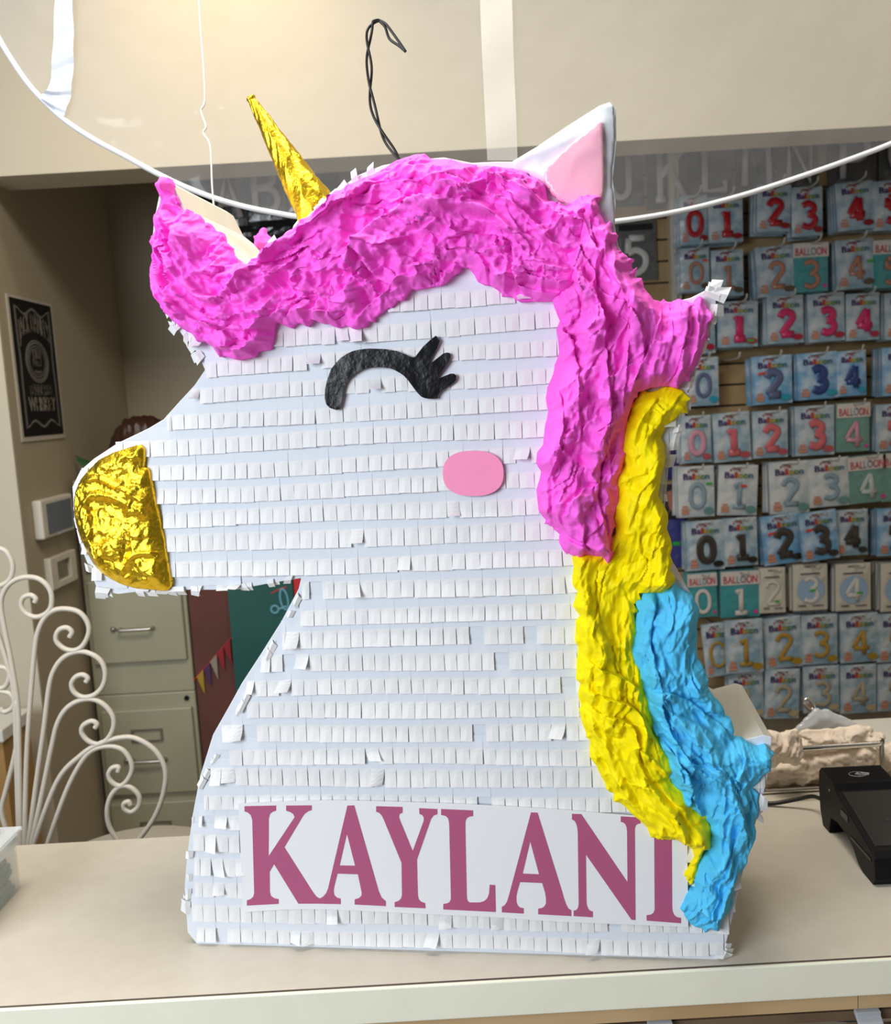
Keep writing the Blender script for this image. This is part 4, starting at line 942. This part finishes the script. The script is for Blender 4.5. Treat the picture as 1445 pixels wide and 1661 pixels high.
def pouch(w, h, th, seed, puff=.004):
    """sealed plastic pouch: puffy front, flat back, hang hole header"""
    b = MB(); nx, nz = 7, 10; fr_ = []; q = random.Random(seed)
    for j in range(nz+1):
        for i in range(nx+1):
            x, z = i/nx, j/nz; e = min(1, min(x, 1-x)*6)*min(1, min(z, 1-z)*6)
            fr_.append(((x-.5)*w, -th - puff*e*(0.6+.7*q.random()) , (z-1)*h))
    n = len(fr_); b.add(fr_ + [(p[0], 0, p[2]) for p in fr_], [(j*(nx+1)+i, j*(nx+1)+i+1, (j+1)*(nx+1)+i+1, (j+1)*(nx+1)+i) for j in range(nz) for i in range(nx)])
    ring_ = [i for i in range(nx+1)] + [(j+1)*(nx+1)-1+0 for j in range(1, nz+1)] + [nz*(nx+1)+nx-i for i in range(1, nx+1)] + [j*(nx+1) for j in range(nz-1, 0, -1)]
    for k in range(len(ring_)):
        a, c = ring_[k], ring_[(k+1) % len(ring_)]; b.f.append((a, a+n, c+n, c)); b.m.append(1)
    b.f.append(tuple(i+n for i in reversed(ring_))); b.m.append(1)
    return b
def digit_mesh(d, cx, z, h, r, y, parent, m):
    b = MB(); wd = h*.72
    for st_ in DG[d]:
        b.tube([(cx+(p[0]-.5)*wd, y, z+p[2]/1.5*h) for p in st_], r, 8, closed=(d == 0), flat=.30)
    return b.build('digit', m, parent, smooth=True)
def at_pack(px, Y): return atY(px[0], px[1], Y)
WORD = {'red': 'red', 'rose': 'rose gold', 'hot': 'hot pink', 'blue': 'dark blue', 'coral': 'coral pink', 'silver': 'silver grey', 'black': 'black', 'white': 'white', 'gold': 'gold', 'champ': 'champagne gold'}
ORD = {}
def pack(col, d, box, style='cloud', tilt=0.0, nback=2, thick=1.0, dinkk=None, sticker=None, label=None, yaw=0.0, Y=PY, hook=True, banner=False):
    x0, z0p, x1, z1p = box
    A = atY(x0, (z0p+z1p)/2, Y); B_ = atY(x1, (z0p+z1p)/2, Y); T_ = atY((x0+x1)/2, z0p, Y); Bo = atY((x0+x1)/2, z1p, Y)
    w, h = B_.x-A.x, T_.z-Bo.z; cxw = (A.x+B_.x)/2
    base = {'cloud': M['cloud'], 'cloudw': M['cloudw'], 'cloudb': M['cloudb'], 'teal': M['tealpack'], 'green': M['greenpack'], 'ivory': M['ivory'], 'disc': M['ivory']}[style]
    t = thing('balloon_pack', label or '', 'balloon pack', (cxw, Y, T_.z), 0, WORD[col]+' number balloon packs')
    t.rotation_euler = (0, R(tilt), R(yaw))
    th = .010; pouch(w, h, th, tr.randint(0, 999), .0055).build('pouch', [base, M['edgeside']], t, smooth=False)
    yf = -th-.0085
    dm = I[dinkk or col]
    b = MB(); b.prism([(-.17*w, -.045*h), (.17*w, -.045*h), (.14*w, -.070*h), (-.14*w, -.070*h)], yf+.004, yf+.0045); b.build('hang_hole', M['darkprint'], t)
    if style in ('teal', 'green'):
        b = MB(); b.box((-w*.495, yf-.0002, -.30*h), (w*.495, yf+.002, -.015*h)); b.build('header_strip', M['strip'], t)
        b = MB(); text(b, 'BALLOON', 0, -.265*h, .155*h, w*.86, yf-.0012, mats=[0, 0, 0, 1, 1, 0, 0], bold=.0012); b.build('lettering', [I['coral'], I['silver']], t)
        digit_mesh(d, 0, -.94*h, .60*h, .052*w*1.25, yf-.001, t, dm)
        b = MB(); b.lathe([(.055*w, 0), (.055*w, .001)], 14); o = b.build('price_dot', M['magenta_dot'], t, loc=(.38*w, yf+.001, -.89*h)); o.rotation_euler = (R(90), 0, 0)
    elif style in ('ivory', 'disc'):
        if style == 'disc':
            b = MB(); b.lathe([(.40*w, 0), (.40*w, .0008)], 28); o = b.build('blue_disc', M['bluedisc'], t, loc=(0, yf+.001, -.55*h)); o.rotation_euler = (R(90), 0, 0)
        digit_mesh(d, 0, -.84*h, .58*h, .062*w, yf-.001, t, dm)
        b = MB(); b.box((-.30*w, yf-.0003, -.215*h), (.26*w, yf+.001, -.185*h)); b.box((-.36*w, yf-.0003, -.90*h), (-.14*w, yf+.001, -.87*h)); b.box((.05*w, yf-.0003, -.90*h), (.36*w, yf+.001, -.88*h)); b.build('small_print', M['darkprint'], t)
    else:
        b = MB(); text(b, 'Balloon', 0, -.255*h, .125*h, w*.70, yf-.0012, mats=list(range(7)), bold=.0016); text(b, 'Foil', -.10*w, -.125*h, .050*h, w*.24, yf-.0012, mats=[2, 2, 2, 2], arch=.005, bold=.0008); b.build('lettering', LC, t)
        digit_mesh(d, .02*w, -.86*h, .56*h, (.098 if thick >= 1 else .062)*w, yf-.001, t, dm)
        b = MB(); b.lathe([(1, 0), (1, .001)], 20); o = b.build('oval_badge', OM[col], t, loc=(.32*w, yf-.001, -.875*h)); o.rotation_euler = (R(90), 0, 0); o.scale = (.14*w, .065*h, 1.2)
        b = MB(); b.box((-.39*w, yf, -.80*h), (-.25*w, yf+.002, -.765*h)); b.box((-.42*w, yf, -.87*h), (-.22*w, yf+.002, -.82*h)); b.box((-.42*w, yf, -.93*h), (-.22*w, yf+.002, -.885*h)); b.build('size_badge', M['badge'], t)
        if banner:
            b = MB(); b.prism([(-.36*w, -.345*h), (.10*w, -.285*h), (.10*w, -.335*h), (-.36*w, -.395*h)], yf-.0012, yf-.0004); b.build('red_flash', M['redstk'], t)
    if sticker:
        sx, sz, sm = sticker; b = MB(); b.box((sx*w-.085*w, yf-.0035, sz*h-.025*h), (sx*w+.085*w, yf-.002, sz*h+.025*h)); b.build('price_sticker', M[sm], t)
    # packs waiting behind on the same peg
    who = '%s %s' % (WORD[col], d)
    if nback:
        q = random.Random(hash((col, d)) % 1000 if False else (d*37+len(col)*11))
        bm0 = pouch(w*.99, h*.985, .009, d+3).build('spare_pack', [base, M['edgeside']])
        for k in range(nback):
            o = bm0 if k == 0 else bm0.copy()
            if k: COL.objects.link(o)
            o.location = (cxw + q.uniform(-.006, .004), Y + .016 + (.086-.016)*((k+.3)/max(nback, 1)) , T_.z - q.uniform(.001, .008))
            o.rotation_euler = (0, R(tilt*.5 + q.uniform(-2.5, 2.5)), 0)
            tag(o, '%s plain pack behind the %s pack on the same peg' % (('nearest', 'second', 'third', 'fourth', 'fifth')[k], who), 'balloon pack', 'spare packs behind the number packs')
    if hook:
        peg(cxw, T_.z - .057*h, Y, 'white wire peg carrying the %s packs' % who)
    return t
def peg(x, z, Y, label):
    b = MB(); b.tube(spline([(x, YB-.021, z+.003), (x, Y, z+.003), (x, Y-.075, z+.004), (x+.002, Y-.100, z+.010), (x+.003, Y-.108, z+.026)], 4), .0034, 6)
    o = b.build('peg_hook', M['pegwhite'], smooth=True); return tag(o, label, 'peg hook', 'peg hooks on the slatted wall')
M['pegwhite'] = mat('white_peg_wire', (.60, .58, .54), .3, metal=.3)
rows = [
 ('red', [(0,(1101,318,1146,398),{}),(1,(1147,320,1203,394),{}),(2,(1227,301,1282,377),dict(tilt=2,nback=4)),(3,(1282,304,1332,384),{}),(4,(1352,296,1412,374),dict(tilt=-3,nback=4)),(5,(1413,294,1474,374),{})], dict(thick=1)),
 ('rose', [(0,(1102,403,1149,474),dict(sticker=(.33,-.30,'redstk'))),(1,(1152,406,1204,481),{}),(2,(1223,400,1286,481),dict(tilt=-2,nback=4)),(3,(1283,394,1341,474),dict(style='teal')),(4,(1352,389,1414,469),dict(tilt=-2,nback=4,sticker=(.38,-.47,'greenstk'))),(5,(1412,389,1475,467),dict(style='teal'))], dict(thick=.5)),
 ('hot', [(0,(1105,492,1158,574),{}),(1,(1163,489,1228,563),dict(tilt=1,sticker=(.30,-.87,'greenstk'))),(2,(1242,480,1301,557),dict(nback=3)),(3,(1307,476,1367,554),dict(nback=3,tilt=-1)),(4,(1370,476,1424,552),{}),(5,(1432,475,1492,550),dict(nback=4))], dict(thick=1)),
 ('blue', [(0,(1111,580,1164,658),dict(dinkk='lilac',thick=.5,nback=1)),(2,(1217,577,1282,655),dict(dinkk='lilac',tilt=-1,style='cloudb',banner=True)),(3,(1290,572,1355,647),dict(tilt=-1.5,nback=4,style='cloudb')),(4,(1354,569,1402,642),dict(tilt=-1,style='cloudb')),(5,(1428,563,1488,641),dict(nback=5,style='cloudb'))], dict(thick=1)),
 ('coral', [(0,(1103,674,1152,750),dict(dinkk='palepink')),(1,(1154,669,1214,748),dict(tilt=-2)),(2,(1219,666,1276,742),{}),(3,(1287,658,1351,738),dict(nback=4)),(4,(1354,653,1408,732),dict(style='green',dinkk='palepink')),(5,(1418,655,1480,731),dict(nback=4))], dict(thick=1)),
 ('silver', [(0,(1098,756,1157,838),dict(style='cloudw',sticker=(.35,-.35,'greenstk'))),(1,(1165,754,1229,835),dict(tilt=3,nback=3,style='cloudw',sticker=(.12,-.41,'redstk'))),(2,(1245,748,1309,832),dict(nback=5,tilt=-1,style='cloudw')),(3,(1308,743,1374,821),dict(tilt=-2,style='cloudw')),(4,(1371,738,1433,815),dict(style='green',dinkk='palewhite',tilt=-3)),(5,(1428,733,1490,812),dict(style='green',dinkk='palewhite'))], dict(thick=.5)),
 ('black', [(0,(1111,844,1172,924),dict(tilt=-1,nback=2)),(1,(1172,839,1226,917),dict(tilt=-1)),(2,(1231,834,1296,914),dict(nback=1,tilt=-5,style='cloudb',banner=True)),(3,(1293,829,1353,908),dict(Y=3.47,nback=0,tilt=-5,style='cloudb',banner=True)),(4,(1352,826,1405,900),dict(nback=1)),(5,(1420,824,1482,900),dict(nback=4,style='cloudb'))], dict(thick=1)),
 ('white', [(0,(1113,928,1161,1000),dict(style='teal',tilt=-1)),(1,(1167,924,1230,1000),dict(style='teal',nback=3)),(2,(1229,920,1272,993),dict(style='ivory',dinkk='white',sticker=(.15,-.74,'greenstk'))),(3,(1284,914,1340,989),dict(style='disc',nback=2,sticker=(.05,-.56,'greenstk'))),(4,(1353,913,1410,989),dict(style='disc',nback=5,sticker=(.15,-.62,'greenstk'))),(5,(1426,912,1484,990),dict(style='disc',nback=5))], dict(thick=1)),
 ('gold', [(0,(1136,1010,1178,1096),dict(tilt=-5,nback=0)),(1,(1174,1004,1235,1090),dict(Y=3.47,nback=0,tilt=-1)),(2,(1235,1000,1296,1082),dict(tilt=-3)),(3,(1298,996,1356,1076),dict(nback=4)),(4,(1360,994,1421,1073),dict(tilt=-1,nback=3)),(5,(1420,994,1482,1072),{})], dict(thick=.8)),
 ('champ', [(1,(1180,1090,1236,1163),dict(tilt=-1,nback=1)),(2,(1240,1084,1296,1164),dict(tilt=2,nback=1)),(3,(1301,1079,1359,1154),dict(nback=1)),(4,(1361,1077,1419,1155),dict(nback=1)),(5,(1421,1075,1478,1151),dict(nback=1))], dict(thick=.5))]
STY = {'teal': 'teal and white', 'green': 'grey green and white', 'ivory': 'plain ivory', 'disc': 'ivory with pale blue disc', 'cloud': 'pale blue', 'cloudw': 'whitish blue', 'cloudb': 'bright blue'}
for col, items, dflt in rows:
    for d, bx, kw in items:
        q = dict(dflt); q.update(kw); ex = ', tilted' if abs(q.get('tilt', 0)) >= 3 else ''
        stk = {'greenstk': ', with green price sticker', 'redstk': ', with red price sticker'}.get((q.get('sticker') or (0, 0, ''))[2], '')
        q['label'] = '%s balloon pack with %s number %d%s%s' % (STY[q.get('style', 'cloud')], WORD[col], d, ex, stk)
        pack(col, d, bx, **q)
q = atY(1184, 585, PY); peg(q.x, q.z, PY, 'bare white wire peg between the dark blue 0 and 2 packs')

# big white 5 pack and letter packs along the top
def arc(cx, cy, rx, ry, a0, a1, n=9): return [(cx+rx*math.cos(R(a0+(a1-a0)*k/n)), cy+ry*math.sin(R(a0+(a1-a0)*k/n))) for k in range(n+1)]
LT = {'A': [[(.08, .05), (.5, .95), (.92, .05)], [(.25, .35), (.75, .35)]], 'B': [[(.15, .05), (.15, .95)], [(.15, .93)]+arc(.5, .73, .3, .2, 90, -90)+[(.15, .52)], [(.15, .5)]+arc(.55, .28, .33, .22, 90, -90)+[(.15, .07)]],
      'C': [arc(.55, .5, .4, .42, 50, 310)], 'J': [[(.45, .93), (.95, .93)], [(.70, .93), (.70, .3)]+arc(.45, .28, .25, .22, 0, -170)], 'K': [[(.18, .05), (.18, .95)], [(.85, .95), (.2, .45)], [(.4, .6), (.88, .05)], [(.05, .05), (.32, .05)], [(.05, .95), (.32, .95)]],
      'L': [[(.25, .95), (.25, .07), (.88, .07), (.88, .25)], [(.1, .95), (.4, .95)]], 'M': [[(.1, .05), (.14, .95), (.5, .3), (.86, .95), (.9, .05)]], 'N': [[(.15, .05), (.15, .95), (.85, .05), (.85, .95)]],
      'P': [[(.2, .05), (.2, .95)], [(.2, .93)]+arc(.52, .68, .33, .25, 90, -90)+[(.2, .43)]], 'O': [arc(.5, .5, .38, .43, 0, 360, 20)]}
def letterpack(ch, cx, cy, w, h, label, cat='letter pack', m=M['greypouch'], ink_=M['letter'], Y=None, strip=False):
    Y = Y or (3.559 if cx < 700 else 3.598)
    c = atY(cx, cy, Y); s = Y/1500*1.02; W_, H_ = w*s, h*s
    t = thing('letter_pack', label, cat, (c.x, Y, c.z+H_/2), 0, 'letter balloon packs along the top' if not strip else None)
    pouch(W_, H_, .012, ord(ch), .006).build('pouch', [m, m], t)
    b = MB()
    if strip: pass
    else:
        for st_ in LT[ch]:
            b.tube([((p[0]-.5)*W_*.78, -.030, -H_*.92 + p[1]*H_*.80) for p in st_], .0125, 8, flat=.35)
        b.build('letter', ink_, t, smooth=True)
    return t
for ch, cx, cy, w_, h_ in (('A', 372, 318, 52, 92), ('B', 432, 306, 60, 96), ('C', 495, 302, 56, 94), ('J', 1006, 284, 66, 96), ('K', 1086, 282, 72, 104), ('L', 1152, 272, 62, 100), ('M', 1223, 262, 60, 100), ('N', 1292, 258, 60, 96), ('P', 1380, 254, 74, 92), ('O', 1462, 246, 74, 92)):
    letterpack(ch, cx, cy, w_, h_, 'dark grey pouch with big silver letter %s under the header' % ch)
for i, (cx, cy, w_, h_, lab) in enumerate([(385, 398, 66, 56, 'near black pouch seen left of the forehead, below the letter A'), (450, 388, 58, 56, 'near black pouch seen below the letter B'), (500, 390, 38, 56, 'near black pouch beside the gold horn base')]):
    letterpack('I', cx, cy, w_, h_, lab, 'pouch', M['blackpouch'], strip=True)
b = MB(); p0, p1 = atY(300, 300, 3.58), atY(560, 430, 3.58); b.box((p0.x, 3.56, p1.z-.1), (p1.x, 3.60, p0.z+.25)); o = b.build('display_board', M['blackpouch']); tag(o, 'dark display board behind the letter A and B pouches', 'board')
NY = 3.598; c = atY(1030, 408, NY); s = NY/1500
t = thing('number_pack', 'grey pouch with large white number 5 and black top strip beside the ear', 'number pack', (c.x, NY, c.z+46*s))
pouch(66*s, 92*s, .012, 3, .005).build('pouch', [M['greypouch'], M['greypouch']], t)
b = MB(); b.box((-.40*66*s, -.020, -.16*92*s), (.40*66*s, -.017, -.06*92*s)); b.build('header_strip', M['blackpouch'], t)
digit_mesh(5, 0, -.92*92*s, .70*92*s, .013, -.020, t, mat('big_white_digit', (.62, .60, .58), .4))
for lab, px, w_, h_, cA, cB in (('purple and orange gift pouch peeking out behind the yellow mane', (1098, 735), 52, 84, (.045, .035, .15), (.55, .20, .02)), ('purple pouch with green sticker left of the black 0 pack', (1086, 880), 54, 84, (.06, .06, .26), (.03, .38, .05)), ('dark salmon and black pouch between the two purple pouches', (1080, 815), 40, 60, (.03, .025, .03), (.45, .16, .12))):
    c = atY(px[0], px[1], 3.598); W_, H_ = w_*3.598/1500, h_*3.598/1500; t = thing('gift_pouch', lab, 'pouch', (c.x, 3.598, c.z+H_/2))
    pouch(W_, H_, .01, w_, .005).build('pouch', [mat('pouch_'+str(px[1]), cA, .35, coat=.3)]*2, t)
    b = MB()
    if px[1] == 735:
        b.prism([(-.2*W_, -.10*H_), (.34*W_, -.06*H_), (.36*W_, -.22*H_), (-.15*W_, -.28*H_)], -.018, -.016); b.prism([(.0*W_, -.66*H_), (.44*W_, -.62*H_), (.46*W_, -.90*H_), (.02*W_, -.92*H_)], -.018, -.016)
    elif px[1] == 880: b.box((.05*W_, -.018, -.55*H_), (.28*W_, -.016, -.48*H_))
    else: b.prism([(.0, -.2*H_), (.4*W_, -.15*H_), (.45*W_, -.8*H_), (.1*W_, -.7*H_)], -.018, -.016)
    b.build('print', mat('print_'+str(px[1]), cB, .5), t)
